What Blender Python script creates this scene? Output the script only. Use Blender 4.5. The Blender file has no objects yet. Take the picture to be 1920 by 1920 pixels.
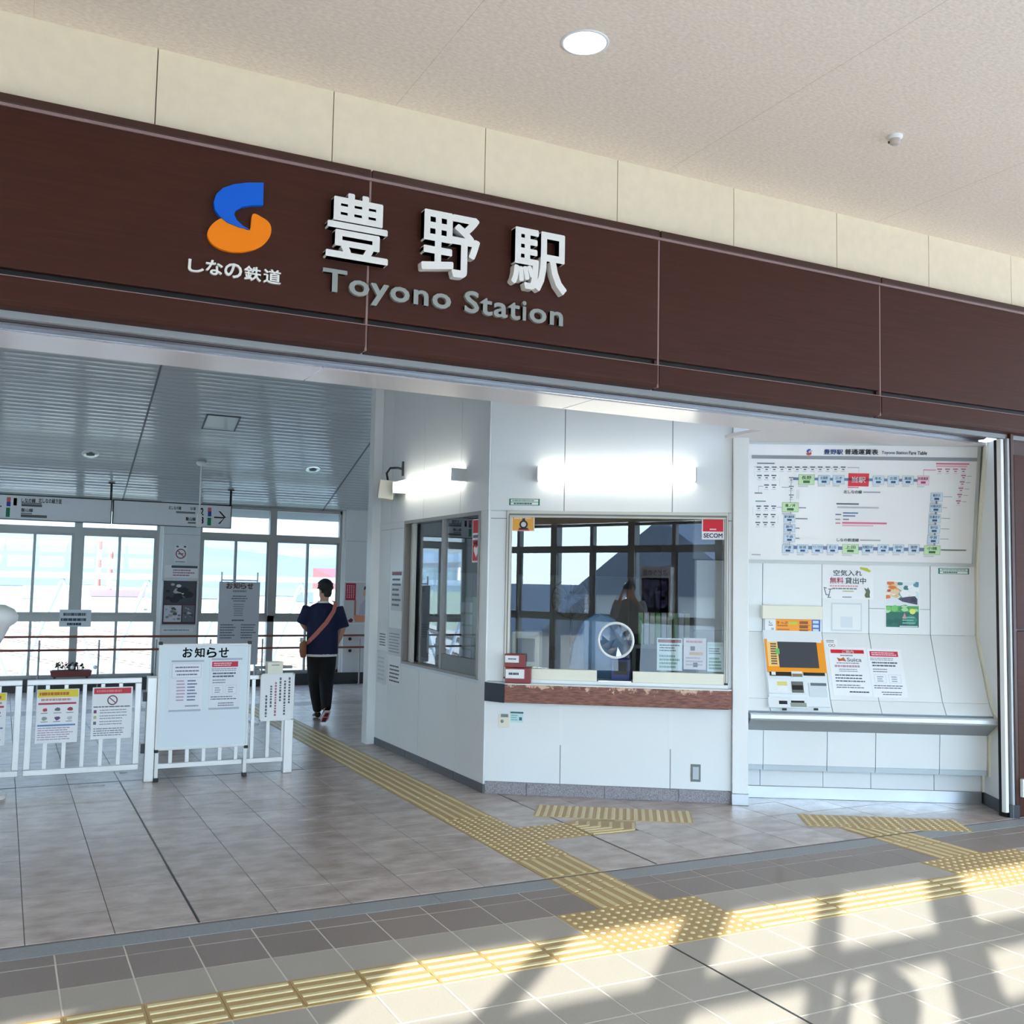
import bpy, math, random
import numpy as np
from mathutils import Vector, Matrix
random.seed(7)
D = bpy.data
SC = bpy.context.scene
COL = SC.collection
R = math.radians

# ---------------------------------------------------------------- camera
CAM_Z = 1.74
FPX = 1895.8
YAW, PITCH, ROLL = 0.46459985, 0.07200357, 0.01944169
_f = np.array([math.sin(YAW)*math.cos(PITCH), math.cos(YAW)*math.cos(PITCH), math.sin(PITCH)])
_r = np.array([math.cos(YAW), -math.sin(YAW), 0.0]); _u = np.cross(_r, _f)
CR = _r*math.cos(ROLL)+_u*math.sin(ROLL); CU = -_r*math.sin(ROLL)+_u*math.cos(ROLL); CF = _f
cam = D.objects.new('camera', D.cameras.new('camera')); COL.objects.link(cam)
cam.data.sensor_width = 36; cam.data.lens = 36*FPX/1920
cam.data.clip_start = 0.02; cam.data.clip_end = 9000
cam.matrix_world = Matrix(((CR[0],CU[0],-CF[0],0),(CR[1],CU[1],-CF[1],0),(CR[2],CU[2],-CF[2],CAM_Z),(0,0,0,1)))
SC.camera = cam

# ---------------------------------------------------------------- sky, sun, exposure
SUN_EL, SUN_AZ = R(18.5), R(45.5)          # light travels towards azimuth 45.5 deg (from +Y to +X)
w = D.worlds.new('sky'); SC.world = w; w.use_nodes = True
nt = w.node_tree; nt.nodes.clear()
tc = nt.nodes.new('ShaderNodeTexCoord'); sx = nt.nodes.new('ShaderNodeSeparateXYZ'); nt.links.new(tc.outputs['Generated'], sx.inputs[0])
ramp = nt.nodes.new('ShaderNodeValToRGB'); nt.links.new(sx.outputs['Z'], ramp.inputs[0])     # hazy horizon to blue zenith
for p, c in ((0.0, (.31, .38, .425)), (0.10, (.32, .41, .475)), (0.35, (.38, .51, .66)), (1.0, (.32, .48, .80))):
    e = ramp.color_ramp.elements[0] if p == 0.0 else (ramp.color_ramp.elements[1] if p == 1.0 else ramp.color_ramp.elements.new(p)); e.position = p; e.color = (*c, 1)
dt = nt.nodes.new('ShaderNodeVectorMath'); dt.operation = 'DOT_PRODUCT'; nt.links.new(tc.outputs['Generated'], dt.inputs[0])
dt.inputs[1].default_value = (-math.sin(SUN_AZ), -math.cos(SUN_AZ), 0.33)
ms = nt.nodes.new('ShaderNodeMapRange'); ms.interpolation_type = 'SMOOTHSTEP'; nt.links.new(dt.outputs['Value'], ms.inputs[0])   # brighter towards the sun's side
ms.inputs[1].default_value = -0.2; ms.inputs[2].default_value = 1.05; ms.inputs[3].default_value = 0.95; ms.inputs[4].default_value = 6.4
bg = nt.nodes.new('ShaderNodeBackground'); nt.links.new(ramp.outputs[0], bg.inputs[0]); nt.links.new(ms.outputs[0], bg.inputs[1])
wo = nt.nodes.new('ShaderNodeOutputWorld'); nt.links.new(bg.outputs[0], wo.inputs[0])
sl = D.lights.new('sun', 'SUN'); sl.energy = 4.5; sl.angle = R(0.5); sl.color = (1.0, 0.95, 0.87)
sun = D.objects.new('sun', sl); COL.objects.link(sun)
_d = Vector((math.sin(SUN_AZ)*math.cos(SUN_EL), math.cos(SUN_AZ)*math.cos(SUN_EL), -math.sin(SUN_EL)))
sun.rotation_euler = _d.to_track_quat('-Z', 'Y').to_euler(); sun.location = (-8, -10, 8)
vs = SC.view_settings
vs.view_transform = 'Standard'; vs.look = 'None'; vs.exposure = 2.32; vs.gamma = 1.0; vs.use_curve_mapping = False
SC.cycles.diffuse_bounces = 6; SC.cycles.max_bounces = 14; SC.cycles.transparent_max_bounces = 24
SC.cycles.caustics_reflective = False; SC.cycles.caustics_refractive = False; SC.cycles.sample_clamp_indirect = 6

# ---------------------------------------------------------------- materials
def lin(c):
    return tuple(((v/255)/12.92 if v/255 <= 0.04045 else ((v/255+0.055)/1.055)**2.4) for v in c)
_M = {}
def mat(name, c, rough=0.6, metal=0.0, emit=0.0, var=0.0, scale=8.0, bump=0.0, bscale=None, spec=0.5, coat=0.0, stretch=None, tint=None, rand=0.0):
    """procedural material: noise-varied colour and fine bump in object/world space"""
    if name in _M: return _M[name]
    m = D.materials.new(name); m.use_nodes = True; t = m.node_tree; N = t.nodes; L = t.links
    b = N['Principled BSDF']; rgb = lin(c)
    b.inputs['Base Color'].default_value = (*rgb, 1); b.inputs['Roughness'].default_value = rough
    b.inputs['Metallic'].default_value = metal; b.inputs['Specular IOR Level'].default_value = spec
    b.inputs['Coat Weight'].default_value = coat
    if emit:
        b.inputs['Emission Color'].default_value = (*rgb, 1); b.inputs['Emission Strength'].default_value = emit
    if var or bump or rand:
        g = N.new('ShaderNodeNewGeometry'); mp = N.new('ShaderNodeMapping')
        L.new(g.outputs['Position'], mp.inputs[0])
        if stretch: mp.inputs['Scale'].default_value = stretch
        n = N.new('ShaderNodeTexNoise'); n.inputs['Scale'].default_value = scale; n.inputs['Detail'].default_value = 6
        L.new(mp.outputs[0], n.inputs['Vector'])
        src = n.outputs['Fac']
        if rand:
            oi = N.new('ShaderNodeObjectInfo'); ma = N.new('ShaderNodeMath'); ma.operation = 'MULTIPLY_ADD'
            L.new(oi.outputs['Random'], ma.inputs[0]); ma.inputs[1].default_value = rand
            L.new(n.outputs['Fac'], ma.inputs[2]); sb = N.new('ShaderNodeMath'); sb.operation = 'SUBTRACT'
            L.new(ma.outputs[0], sb.inputs[0]); sb.inputs[1].default_value = rand/2; src = sb.outputs[0]
        if var or rand:
            cr = N.new('ShaderNodeMapRange'); L.new(src, cr.inputs[0])
            cr.inputs[1].default_value = 0.3; cr.inputs[2].default_value = 0.7
            mx = N.new('ShaderNodeMix'); mx.data_type = 'RGBA'; L.new(cr.outputs[0], mx.inputs['Factor'])
            v = max(var, 0.02)
            c2 = lin(tint) if tint else tuple(min(1, q*(1+v)) for q in rgb)
            mx.inputs['A'].default_value = (*[q*(1-v) for q in rgb], 1); mx.inputs['B'].default_value = (*c2, 1)
            L.new(mx.outputs['Result'], b.inputs['Base Color'])
        if bump:
            n2 = N.new('ShaderNodeTexNoise'); n2.inputs['Scale'].default_value = bscale or scale*4; n2.inputs['Detail'].default_value = 8
            L.new(mp.outputs[0], n2.inputs['Vector'])
            bp = N.new('ShaderNodeBump'); bp.inputs['Strength'].default_value = bump; bp.inputs['Distance'].default_value = 0.01
            L.new(n2.outputs['Fac'], bp.inputs['Height']); L.new(bp.outputs[0], b.inputs['Normal'])
    _M[name] = m; return m
def flat(c, rough=0.55):                       # printed ink / plain paint
    return mat('ink_%02x%02x%02x' % tuple(c), c, rough)
def glass(name, tint=(0.93, 0.97, 0.98), ior=1.5, refl=1.0):
    if name in _M: return _M[name]
    m = D.materials.new(name); m.use_nodes = True; t = m.node_tree; N = t.nodes; L = t.links; N.clear()
    o = N.new('ShaderNodeOutputMaterial'); mx = N.new('ShaderNodeMixShader'); tr = N.new('ShaderNodeBsdfTransparent'); gl = N.new('ShaderNodeBsdfGlossy')
    fr = N.new('ShaderNodeFresnel'); ge = N.new('ShaderNodeNewGeometry'); mr = N.new('ShaderNodeMapRange')   # same reflectance from both sides
    mr.inputs[3].default_value = ior; mr.inputs[4].default_value = 1/ior; L.new(ge.outputs['Backfacing'], mr.inputs[0]); L.new(mr.outputs[0], fr.inputs[0])
    tr.inputs[0].default_value = (*tint, 1); gl.inputs['Roughness'].default_value = 0.0; gl.inputs[0].default_value = (refl, refl, refl, 1)
    L.new(fr.outputs[0], mx.inputs[0]); L.new(tr.outputs[0], mx.inputs[1]); L.new(gl.outputs[0], mx.inputs[2]); L.new(mx.outputs[0], o.inputs[0])
    _M[name] = m; return m

# ---------------------------------------------------------------- frames and mesh builder
class Frame:
    """local axes on a real surface: u to the right, v up, n towards the viewer"""
    def __init__(s, o, u, v=(0, 0, 1), n=None):
        s.o = np.array(o, float); s.u = np.array(u, float)/np.linalg.norm(u); s.v = np.array(v, float)/np.linalg.norm(v)
        s.n = np.cross(s.u, s.v) if n is None else np.array(n, float)
    def p(s, u, v, n=0.0): return s.o+s.u*u+s.v*v+s.n*n
    def at(s, px, py, n=0.0):                    # measure a pixel on this surface (offset n)
        d = CF+CR*((px-960)/FPX)-CU*((py-960)/FPX); C = np.array([0, 0, CAM_Z]); P0 = s.o+s.n*n
        q = C+d*(s.n@(P0-C))/(s.n@d)-s.o
        return float(q@s.u), float(q@s.v)
    def sub(s, u, v, n=0.0): return Frame(s.p(u, v, n), s.u, s.v, s.n)
WORLD = Frame((0, 0, 0), (1, 0, 0), (0, 0, 1))   # u=X, v=Z, n=-Y
_TX = {}
def glyphs(s, bold=0.0, solid=False):
    k = (s, bold, solid)
    if k in _TX: return _TX[k]
    c = D.curves.new('t', 'FONT'); c.body = s; c.resolution_u = 3
    if solid: c.extrude = 0.5
    o = D.objects.new('t', c); COL.objects.link(o)
    m = D.meshes.new_from_object(o.evaluated_get(bpy.context.evaluated_depsgraph_get()))
    V = np.array([v.co[:] for v in m.vertices]).reshape(-1, 3); F = [tuple(p.vertices) for p in m.polygons]
    D.objects.remove(o); D.curves.remove(c); D.meshes.remove(m)
    if bold:                                     # heavier strokes: shifted copies of the outline
        q = 8 if solid else 4; V0 = V; F0 = F; V = [V0]; F = list(F0)
        for i in range(q):
            a = 2*math.pi*(i+0.5)/q; V.append(V0+np.array([math.cos(a)*bold, math.sin(a)*bold, 0.0006*(i+1) if solid else 0])); F += [tuple(j+len(V0)*(i+1) for j in f) for f in F0]
        V = np.concatenate(V)
    _TX[k] = (V, F); return V, F
class MB:
    def __init__(s): s.v = []; s.f = []; s.m = []; s.mats = []; s.sm = []
    def mi(s, m):
        if m not in s.mats: s.mats.append(m)
        return s.mats.index(m)
    def add(s, V, F, m=None, smooth=False):
        k = len(s.v); s.v += [tuple(map(float, q)) for q in V]; s.f += [tuple(i+k for i in f) for f in F]
        s.m += [s.mi(m) if m else 0]*len(F); s.sm += [smooth]*len(F); return s
    def box(s, fr, u0, u1, v0, v1, n0, n1, m=None, ch=0.0):
        if ch:
            c = ch; pr = [(u0+c, v0), (u1-c, v0), (u1, v0+c), (u1, v1-c), (u1-c, v1), (u0+c, v1), (u0, v1-c), (u0, v0+c)]
            return s.prism(fr, pr, n0, n1, m)
        P = [fr.p(a, b, c) for c in (n0, n1) for b in (v0, v1) for a in (u0, u1)]
        return s.add(P, [(0, 2, 3, 1), (4, 5, 7, 6), (0, 1, 5, 4), (2, 6, 7, 3), (0, 4, 6, 2), (1, 3, 7, 5)], m)
    def quad(s, fr, u0, u1, v0, v1, n=0.0, m=None):
        return s.add([fr.p(u0, v0, n), fr.p(u1, v0, n), fr.p(u1, v1, n), fr.p(u0, v1, n)], [(0, 1, 2, 3)], m)
    def poly(s, fr, pts, n=0.0, m=None): return s.add([fr.p(a, b, n) for a, b in pts], [tuple(range(len(pts)))], m)
    def prism(s, fr, pts, n0, n1, m=None):
        k = len(pts); V = [fr.p(a, b, n0) for a, b in pts]+[fr.p(a, b, n1) for a, b in pts]
        F = [tuple(reversed(range(k))), tuple(range(k, 2*k))]+[(i, (i+1) % k, k+(i+1) % k, k+i) for i in range(k)]
        return s.add(V, F, m)
    def cyl(s, p0, p1, r, r1=None, seg=12, m=None, caps=True, smooth=True):
        p0 = np.array(p0, float); p1 = np.array(p1, float); r1 = r if r1 is None else r1
        a = p1-p0; a /= np.linalg.norm(a); b = np.cross(a, [0, 0, 1] if abs(a[2]) < 0.9 else [1, 0, 0]); b /= np.linalg.norm(b); c = np.cross(a, b)
        ring = [(math.cos(2*math.pi*i/seg), math.sin(2*math.pi*i/seg)) for i in range(seg)]
        V = [p0+(b*x+c*y)*r for x, y in ring]+[p1+(b*x+c*y)*r1 for x, y in ring]
        s.add(V, [(i, (i+1) % seg, seg+(i+1) % seg, seg+i) for i in range(seg)], m, smooth)
        if caps: s.add(V, [tuple(reversed(range(seg))), tuple(range(seg, 2*seg))], m)
        return s
    def tube(s, pts, r, seg=8, m=None):
        pts = [np.array(p, float) for p in pts]; V = []; F = []
        for i, p in enumerate(pts):
            a = pts[min(i+1, len(pts)-1)]-pts[max(i-1, 0)]; a /= np.linalg.norm(a)
            b = np.cross(a, [0.31, 0.17, 0.93]); b /= np.linalg.norm(b); c = np.cross(a, b)
            V += [p+(b*math.cos(2*math.pi*k/seg)+c*math.sin(2*math.pi*k/seg))*r for k in range(seg)]
        for i in range(len(pts)-1):
            F += [(i*seg+k, i*seg+(k+1) % seg, (i+1)*seg+(k+1) % seg, (i+1)*seg+k) for k in range(seg)]
        F += [tuple(reversed(range(seg))), tuple(range((len(pts)-1)*seg, len(pts)*seg))]
        return s.add(V, F, m, True)
    def lathe(s, fr, prof, seg=24, m=None, smooth=True):     # profile (r, n) round the frame's n axis
        V = []; F = []
        for r, h in prof: V += [fr.p(r*math.cos(2*math.pi*k/seg), r*math.sin(2*math.pi*k/seg), h) for k in range(seg)]
        for i in range(len(prof)-1):
            F += [(i*seg+k, i*seg+(k+1) % seg, (i+1)*seg+(k+1) % seg, (i+1)*seg+k) for k in range(seg)]
        return s.add(V, F, m, smooth)
    def ball(s, c, r, m=None, seg=12, rings=8, fr=WORLD):
        rx, ry, rz = r if isinstance(r, (tuple, list)) else (r, r, r); c = np.array(c, float); V = []; F = []
        for i in range(1, rings):
            t = math.pi*i/rings
            V += [c+fr.u*rx*math.sin(t)*math.cos(2*math.pi*k/seg)+fr.n*ry*math.sin(t)*math.sin(2*math.pi*k/seg)+fr.v*rz*math.cos(t) for k in range(seg)]
        V += [c+fr.v*rz, c-fr.v*rz]; a = len(V)-2
        for i in range(rings-2):
            F += [(i*seg+k, i*seg+(k+1) % seg, (i+1)*seg+(k+1) % seg, (i+1)*seg+k) for k in range(seg)]
        F += [(a, (k+1) % seg, k) for k in range(seg)]+[(a+1, (rings-2)*seg+k, (rings-2)*seg+(k+1) % seg) for k in range(seg)]
        return s.add(V, F, m, True)
    def text(s, fr, t, u0, v0, u1, v1, n=0.0, m=None, bold=0.0, depth=0.0, keep=False):
        V, F = glyphs(t, bold, depth > 0)
        if not len(V): return s
        a = V.min(0); b = V.max(0); su = (u1-u0)/(b[0]-a[0]); sv = (v1-v0)/(b[1]-a[1])
        if keep:
            k = min(su, sv); u0 += ((u1-u0)-k*(b[0]-a[0]))/2; v0 += ((v1-v0)-k*(b[1]-a[1]))/2; su = sv = k
        P = [fr.p(u0+(q[0]-a[0])*su, v0+(q[1]-a[1])*sv, n+(q[2]*depth if depth else 0)) for q in V]
        return s.add(P, F, m)
    def build(s, name, m=None, parent=None, smooth=None, bevel=0.0, base=None):
        me = D.meshes.new(name); V = np.array(s.v, float).reshape(-1, 3)
        root = parent
        while root is not None and root.parent is not None: root = root.parent
        if root is not None: off = np.array(root.location)
        elif base is not None: off = np.array(base, float)
        else: a, b = V.min(0), V.max(0); off = np.array([(a[0]+b[0])/2, (a[1]+b[1])/2, a[2]])
        me.from_pydata((V-off).tolist(), [], s.f); 
        ms = [m] if m is not None else s.mats
        for q in ms: me.materials.append(q)
        if m is None: me.polygons.foreach_set('material_index', s.m)
        me.polygons.foreach_set('use_smooth', s.sm if smooth is None else [smooth]*len(s.f))
        me.update(); o = D.objects.new(name, me); COL.objects.link(o)
        if parent is not None: o.parent = parent
        else: o.location = off
        if bevel:
            bv = o.modifiers.new('bevel', 'BEVEL'); bv.width = bevel; bv.segments = 2; bv.limit_method = 'ANGLE'
        return o
def tag(o, label=None, cat=None, group=None, kind=None):
    if label: o['label'] = label
    if cat: o['category'] = cat
    if group: o['group'] = group
    if kind: o['kind'] = kind
    return o
def thing(name, label, cat, loc, group=None):
    o = D.objects.new(name, None); COL.objects.link(o); o.location = tuple(map(float, loc)); o.empty_display_size = 0.1
    return tag(o, label, cat, group)
def setting(name, loc=(0, 0, 0), label=None):
    o = D.objects.new(name, None); COL.objects.link(o); o.location = loc; o['kind'] = 'structure'
    if label: o['label'] = label
    return o
def boxo(name, fr, u0, u1, v0, v1, n0, n1, m, parent=None, bevel=0.0):
    return MB().box(fr, u0, u1, v0, v1, n0, n1).build(name, m, parent, bevel=bevel)

# ---------------------------------------------------------------- palette
WHITE = mat('white_panel', (233, 236, 237), 0.32, var=0.015, scale=1.5)
WHITE2 = mat('fare_wall_panel', (232, 234, 234), 0.35, var=0.015, scale=1.5)
JOINT = mat('sealant_joint', (156, 160, 162), 0.7)
CREAM = mat('cream_sandstone_board', (238, 224, 196), 0.75, var=0.03, scale=14, bump=0.05, bscale=160)
BROWN = mat('brown_wood_print_steel', (66, 32, 22), 0.5, spec=0.25, var=0.16, scale=5, stretch=(0.6, 3, 14), bump=0.02, bscale=200)
BROWND = mat('dark_brown_steel', (62, 33, 26), 0.35)
LINE = mat('pale_mauve_edge', (150, 122, 120), 0.4)
CEIL = mat('rock_wool_ceiling', (240, 224, 208), 0.9, var=0.10, scale=36, stretch=(1, 2.2, 1), bump=0.25, bscale=90)
SOFFIT = mat('gloss_white_soffit', (226, 220, 220), 0.28)
STEEL = mat('brushed_steel', (200, 203, 206), 0.28, 0.9, var=0.03, scale=3)
ALU = mat('aluminium', (196, 200, 204), 0.4, 0.55)
ALUD = mat('grey_aluminium_frame', (118, 122, 120), 0.45, 0.3)
FRAMEG = mat('champagne_frame', (176, 170, 164), 0.4, 0.35)
BLACK = mat('black_rubber', (16, 16, 17), 0.5)
DKGREY = mat('dark_grey_plastic', (46, 49, 54), 0.45)
GREY = mat('grey_paint', (142, 148, 152), 0.5)
PAPER = mat('paper', (240, 241, 243), 0.7)
PLASTW = mat('white_plastic', (236, 238, 238), 0.4)
PLASTC = mat('cream_plastic', (236, 232, 214), 0.45)
GRAN = mat('grey_granite', (128, 122, 128), 0.45, var=0.35, scale=120, tint=(176, 170, 176))
LAMP = mat('fluorescent_diffuser', (255, 252, 240), 0.5, emit=1.0)
GL_W = glass('window_glass', (0.93, 0.97, 0.98), refl=0.45)
GL_B = glass('booth_glass', (0.80, 0.84, 0.86), 1.95)

# ================================================================= BUILDING SHELL
YF = 5.403                                       # face of the facade
FAC = Frame((0, YF, 0), (1, 0, 0))               # u=X v=Z n towards camera
# --- facade: cream boards over brown fascia panels
wf = setting('wall_front')
XJ = [-5.08+0.945*k for k in range(0, 22)]
for a, b in zip(XJ, XJ[1:]):
    boxo('cream_panel', FAC, a+0.003, b-0.003, 4.05, 4.50, -0.03, 0.0, CREAM, wf)
boxo('backing', FAC, -9, 14.9, 2.99, 4.9, -0.07, -0.031, JOINT, wf)
XB = [-4.16+1.97*k for k in range(0, 10)]
for a, b in zip(XB, XB[1:]):
    MB().box(FAC, a+0.006, b-0.006, 3.213, 4.002, 0.0, 0.05).build('brown_panel', BROWN, wf, bevel=0.004)
    MB().box(FAC, a+0.005, b-0.005, 4.018, 4.062, 0.0, 0.065).build('top_cap', BROWND, wf, bevel=0.003)
    MB().prism(Frame((a+0.006, YF, 0), (0, 1, 0), (0, 0, 1)), [(-0.055, 3.055), (-0.04, 3.03), (0.14, 3.015), (0.14, 3.172), (-0.055, 3.172)], 0, b-a-0.012).build('lower_panel', BROWN, wf, bevel=0.003)
for x in XB:
    boxo('panel_joint', FAC, x-0.006, x+0.006, 3.03, 4.06, 0.0, 0.047, LINE, wf)
boxo('edge_strip', FAC, -9, 9.2, 4.002, 4.018, 0.0, 0.058, LINE, wf)  # pale colour stands in for the pinkish reflection along this groove
boxo('edge_strip', FAC, -9, 9.2, 3.172, 3.176, 0.0, 0.06, LINE, wf)
boxo('gap_shade_strip', FAC, -9, 9.2, 3.176, 3.213, 0.0, 0.012, BLACK, wf)  # black strip paints the shade inside the groove
# sliding door track under the lintel
tk = setting('trim_1', (0, 0, 0), 'steel sliding door track under the brown lintel')
boxo('rail', FAC, -6, 7.07, 3.0, 3.018, -0.165, -0.15, STEEL, tk)
boxo('rail_cover', FAC, -6, 7.07, 2.995, 3.03, -0.22, -0.165, BROWND, tk)
boxo('rail', FAC, -6, 7.07, 2.975, 3.0, -0.235, -0.222, STEEL, tk)
boxo('track', FAC, -6, 7.07, 2.985, 3.02, -0.31, -0.235, mat('polished_track', (190, 192, 205), 0.15, 0.9, var=0.3, scale=3, stretch=(9, 1, 1)), tk)
# soffit panels
sf = setting('trim_2', (0, 0, 0), 'glossy white soffit behind the lintel')
FL = Frame((0, 0, 0), (1, 0, 0), (0, 1, 0))      # floor frame: u=X v=Y n=up
for k in range(-5, 4):
    a = 1.61+1.84*k
    boxo('soffit_panel', FL, a+0.005, min(a+1.835, 9.0), 5.715, 6.13, 2.98, 3.0, SOFFIT, sf)
boxo('bulkhead', FL, -9, 5.42, 6.10, 6.14, 3.0, 7.4, WHITE, sf)
MB().prism(FL, [(5.30, 6.12), (9.0, 6.12), (9.0, 8.4), (5.9, 8.4), (5.30, 6.6)], 2.995, 3.02).build('recess_ceiling', SOFFIT, sf)

# --- concourse ceiling (outside the opening)
ce = setting('ceiling')
boxo('ceiling_board', FL, -9, 16, -1.7, YF+0.02, 4.497, 4.60, CEIL, ce)
for k in range(-2, 5):
    boxo('seam', FL, 1.9*k-0.0006, 1.9*k+0.0006, -1.5, YF-0.01, 4.4962, 4.4972, mat('ceiling_seam', (200, 184, 168), 0.9), ce)

# --- right jamb: white side wall, door frame, brown wall to its right
C7 = np.array([7.125, 5.45, 0]); FR0 = np.array([7.373, 5.86, 0])
EU = np.array([0.871, -0.491, 0.0]); EN = np.array([-0.491, -0.871, 0.0])
SIDE = Frame(FR0, EN, (0, 0, 1), -EU)            # u towards the viewer along the side wall
wr = setting('wall_right')
boxo('side_panel', SIDE, -1.0, 0.47, 0.10, 3.0, -0.08, 0.0, WHITE, wr)
boxo('kick_board', SIDE, -0.2, 0.50, 0.0, 0.10, -0.07, 0.006, DKGREY, wr)
boxo('edge_board', FAC, 7.088, 7.122, 0.04, 2.985, -0.07, -0.03, PLASTW, wr, 0.003)
boxo('gasket', FAC, 7.122, 7.145, 0.0, 2.985, -0.12, -0.045, BLACK, wr)
boxo('door_frame', FAC, 7.145, 7.168, 0.0, 2.99, -0.12, -0.01, ALU, wr, 0.003)
boxo('brown_reveal', FAC, 7.168, 7.2, 0.0, 3.03, -0.12, 0.0, BROWND, wr)
for z0, z1 in ((0.0, 1.45), (1.46, 2.86)):
    boxo('brown_panel', FAC, 7.205, 9.2, z0+0.01, z1, -0.05, 0.0, BROWN, wr, 0.003)
boxo('brown_core', FAC, 7.16, 9.3, 0.0, 3.03, -0.12, -0.052, BROWND, wr)
tag(boxo('wall_cover', FAC, 7.21, 7.33, 0.16, 0.30, 0.001, 0.03, PLASTW, None, 0.004), 'small white cover plate low on the brown wall at the right edge', 'cover plate')

# ================================================================= FLOOR
TILE = mat('slate_floor_tile', (176, 158, 149), 0.27, var=0.16, scale=5, stretch=(1, 1.6, 1), bump=0.28, bscale=26, tint=(198, 182, 174), rand=0.2)
TILEO = mat('beige_floor_tile', (174, 165, 153), 0.42, var=0.06, scale=120, bump=0.04, bscale=300, rand=0.12)
TILEB = mat('brown_floor_tile', (140, 127, 120), 0.4, var=0.08, scale=90, bump=0.04, bscale=250, rand=0.25)
GROUT = mat('grout', (118, 112, 110), 0.8)
GROUTL = mat('pale_grout', (222, 216, 204), 0.8)
STRIP = mat('grey_threshold_stone', (146, 150, 152), 0.45, var=0.1, scale=60)
YEL = mat('tactile_ochre', (186, 156, 104), 0.5, var=0.06, scale=60)
YELT = mat('tactile_raised_cream', (222, 205, 158), 0.45)
fl0 = setting('floor')
boxo('screed', FL, -9, 10, YF-0.03, 17.0, -0.2, -0.003, GROUT, fl0)
TX0, TPX, TY0, TPY = 0.18, 0.40, 5.405, 0.395
def tmesh(name, w_, d_, m, t=0.012):
    b = MB(); c = 0.0015
    V = [(0, 0, -t), (w_, 0, -t), (w_, d_, -t), (0, d_, -t), (0, 0, -c), (w_, 0, -c), (w_, d_, -c), (0, d_, -c), (c, c, 0), (w_-c, c, 0), (w_-c, d_-c, 0), (c, d_-c, 0)]
    F = [(8, 9, 10, 11)]+[(i, (i+1) % 4, 4+(i+1) % 4, 4+i) for i in range(4)]+[(4+i, 4+(i+1) % 4, 8+(i+1) % 4, 8+i) for i in range(4)]
    me = D.meshes.new(name); me.from_pydata(V, [], F); me.materials.append(m); return me
tm = tmesh('tile', TPX-0.004, TPY-0.004, TILE)
tac = set()
for j in range(-1, 22): tac.add((7, j))          # the tactile path column
tac.add((8, 2)); tac.add((9, 2))
cells = []
for j in range(0, 29):
    for i in range(-22, 24):
        x, y = TX0+TPX*i, TY0+TPY*j
        if (i, j) in tac or j == 22: continue
        cells.append((x, y))
def vis(x, y):                                   # apparent size in the picture
    d = np.array([x+0.2, y+0.2, -CAM_Z]); q = d@CF
    if q < 0.5: return -1
    px, py = d@CR/q*FPX, -(d@CU)/q*FPX
    if abs(px) > 1000 or py > 1000: return -1.0/q
    if x > 3.4 and y > 7.9-(x-3.69)*0.65 and y < 10.6: return -1
    return 1/q**3
cells.sort(key=lambda c: -vis(*c))
def tiles(parent, me, pts, name='tile', n=298, extra='far_tiles'):
    for x, y in pts[:n]:
        o = D.objects.new(name, me); COL.objects.link(o); o.parent = parent
        o.location = (x+0.002, y+0.002, random.uniform(-0.0006, 0.0004))
    if pts[n:]:
        V0 = np.array([v.co[:] for v in me.vertices]); F0 = [tuple(p.vertices) for p in me.polygons]; b = MB()
        for x, y in pts[n:]: b.add(V0+[x+0.002, y+0.002, 0], F0)
        o = b.build(extra, me.materials[0], parent); o['kind'] = 'stuff'
tiles(fl0, tm, cells)
boxo('dark_stripe', FL, -9, 10, TY0+TPY*22, TY0+TPY*23-0.01, -0.01, 0.0, TILEB, fl0)
for x in (0.98, 3.78, -1.82): boxo('expansion_joint', FL, x-0.006, x+0.006, YF+0.01, 9.3, -0.01, 0.0012, DKGREY, fl0)
boxo('expansion_joint', FL, -9, 3.4, TY0+TPY*10-0.008, TY0+TPY*10+0.006, -0.01, 0.0012, DKGREY, fl0)
# concourse floor
fl1 = setting('floor')
boxo('screed', FL, -9, 16, -1.6, YF-0.03, -0.2, -0.0022, GROUTL, fl1)
for k in range(-7, 8): boxo('threshold_stone', FL, 1.12*k+0.002, 1.12*(k+1)-0.002, 5.215, YF-0.032, -0.02, 0.001, STRIP, fl1)
PADS = [(2.7, 3.6), (5.4, 6.3)]
def intac(x, y):
    if 4.17 < y+0.15 < 4.47: return True
    if 4.47 < y+0.15 < 4.78: return any(a-0.01 < x+0.15 < b for a, b in PADS)
    return False
lt = [(0.3*i, 4.18+0.3*j) for j in range(-19, 2) for i in range(-28, 52) if not intac(0.3*i, 4.18+0.3*j)]
lt.sort(key=lambda c: -vis(*c)); tiles(fl1, tmesh('tile', 0.293, 0.293, TILEO), lt, n=200)
bt_ = [(0.3*i, 4.78) for i in range(-20, 30) if not (2.95 < 0.3*i+0.15 < 3.4 or 5.6 < 0.3*i+0.15 < 6.0)]
bt_.sort(key=lambda c: -vis(*c)); tiles(fl1, tmesh('brown_tile', 0.293, 0.293, TILEB), bt_, 'brown_tile', 22, 'far_brown_tiles')
bt2 = [(x, 5.08) for x, y in bt_]; tiles(fl1, tmesh('brown_tile', 0.293, 0.129, TILEB), bt2, 'cut_brown_tile', 22, 'far_brown_tiles')
for x in (0.0, 3.0, 6.0): boxo('expansion_joint', FL, x-0.005, x+0.005, -1.5, 4.18, -0.01, 0.001, DKGREY, fl1)
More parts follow.
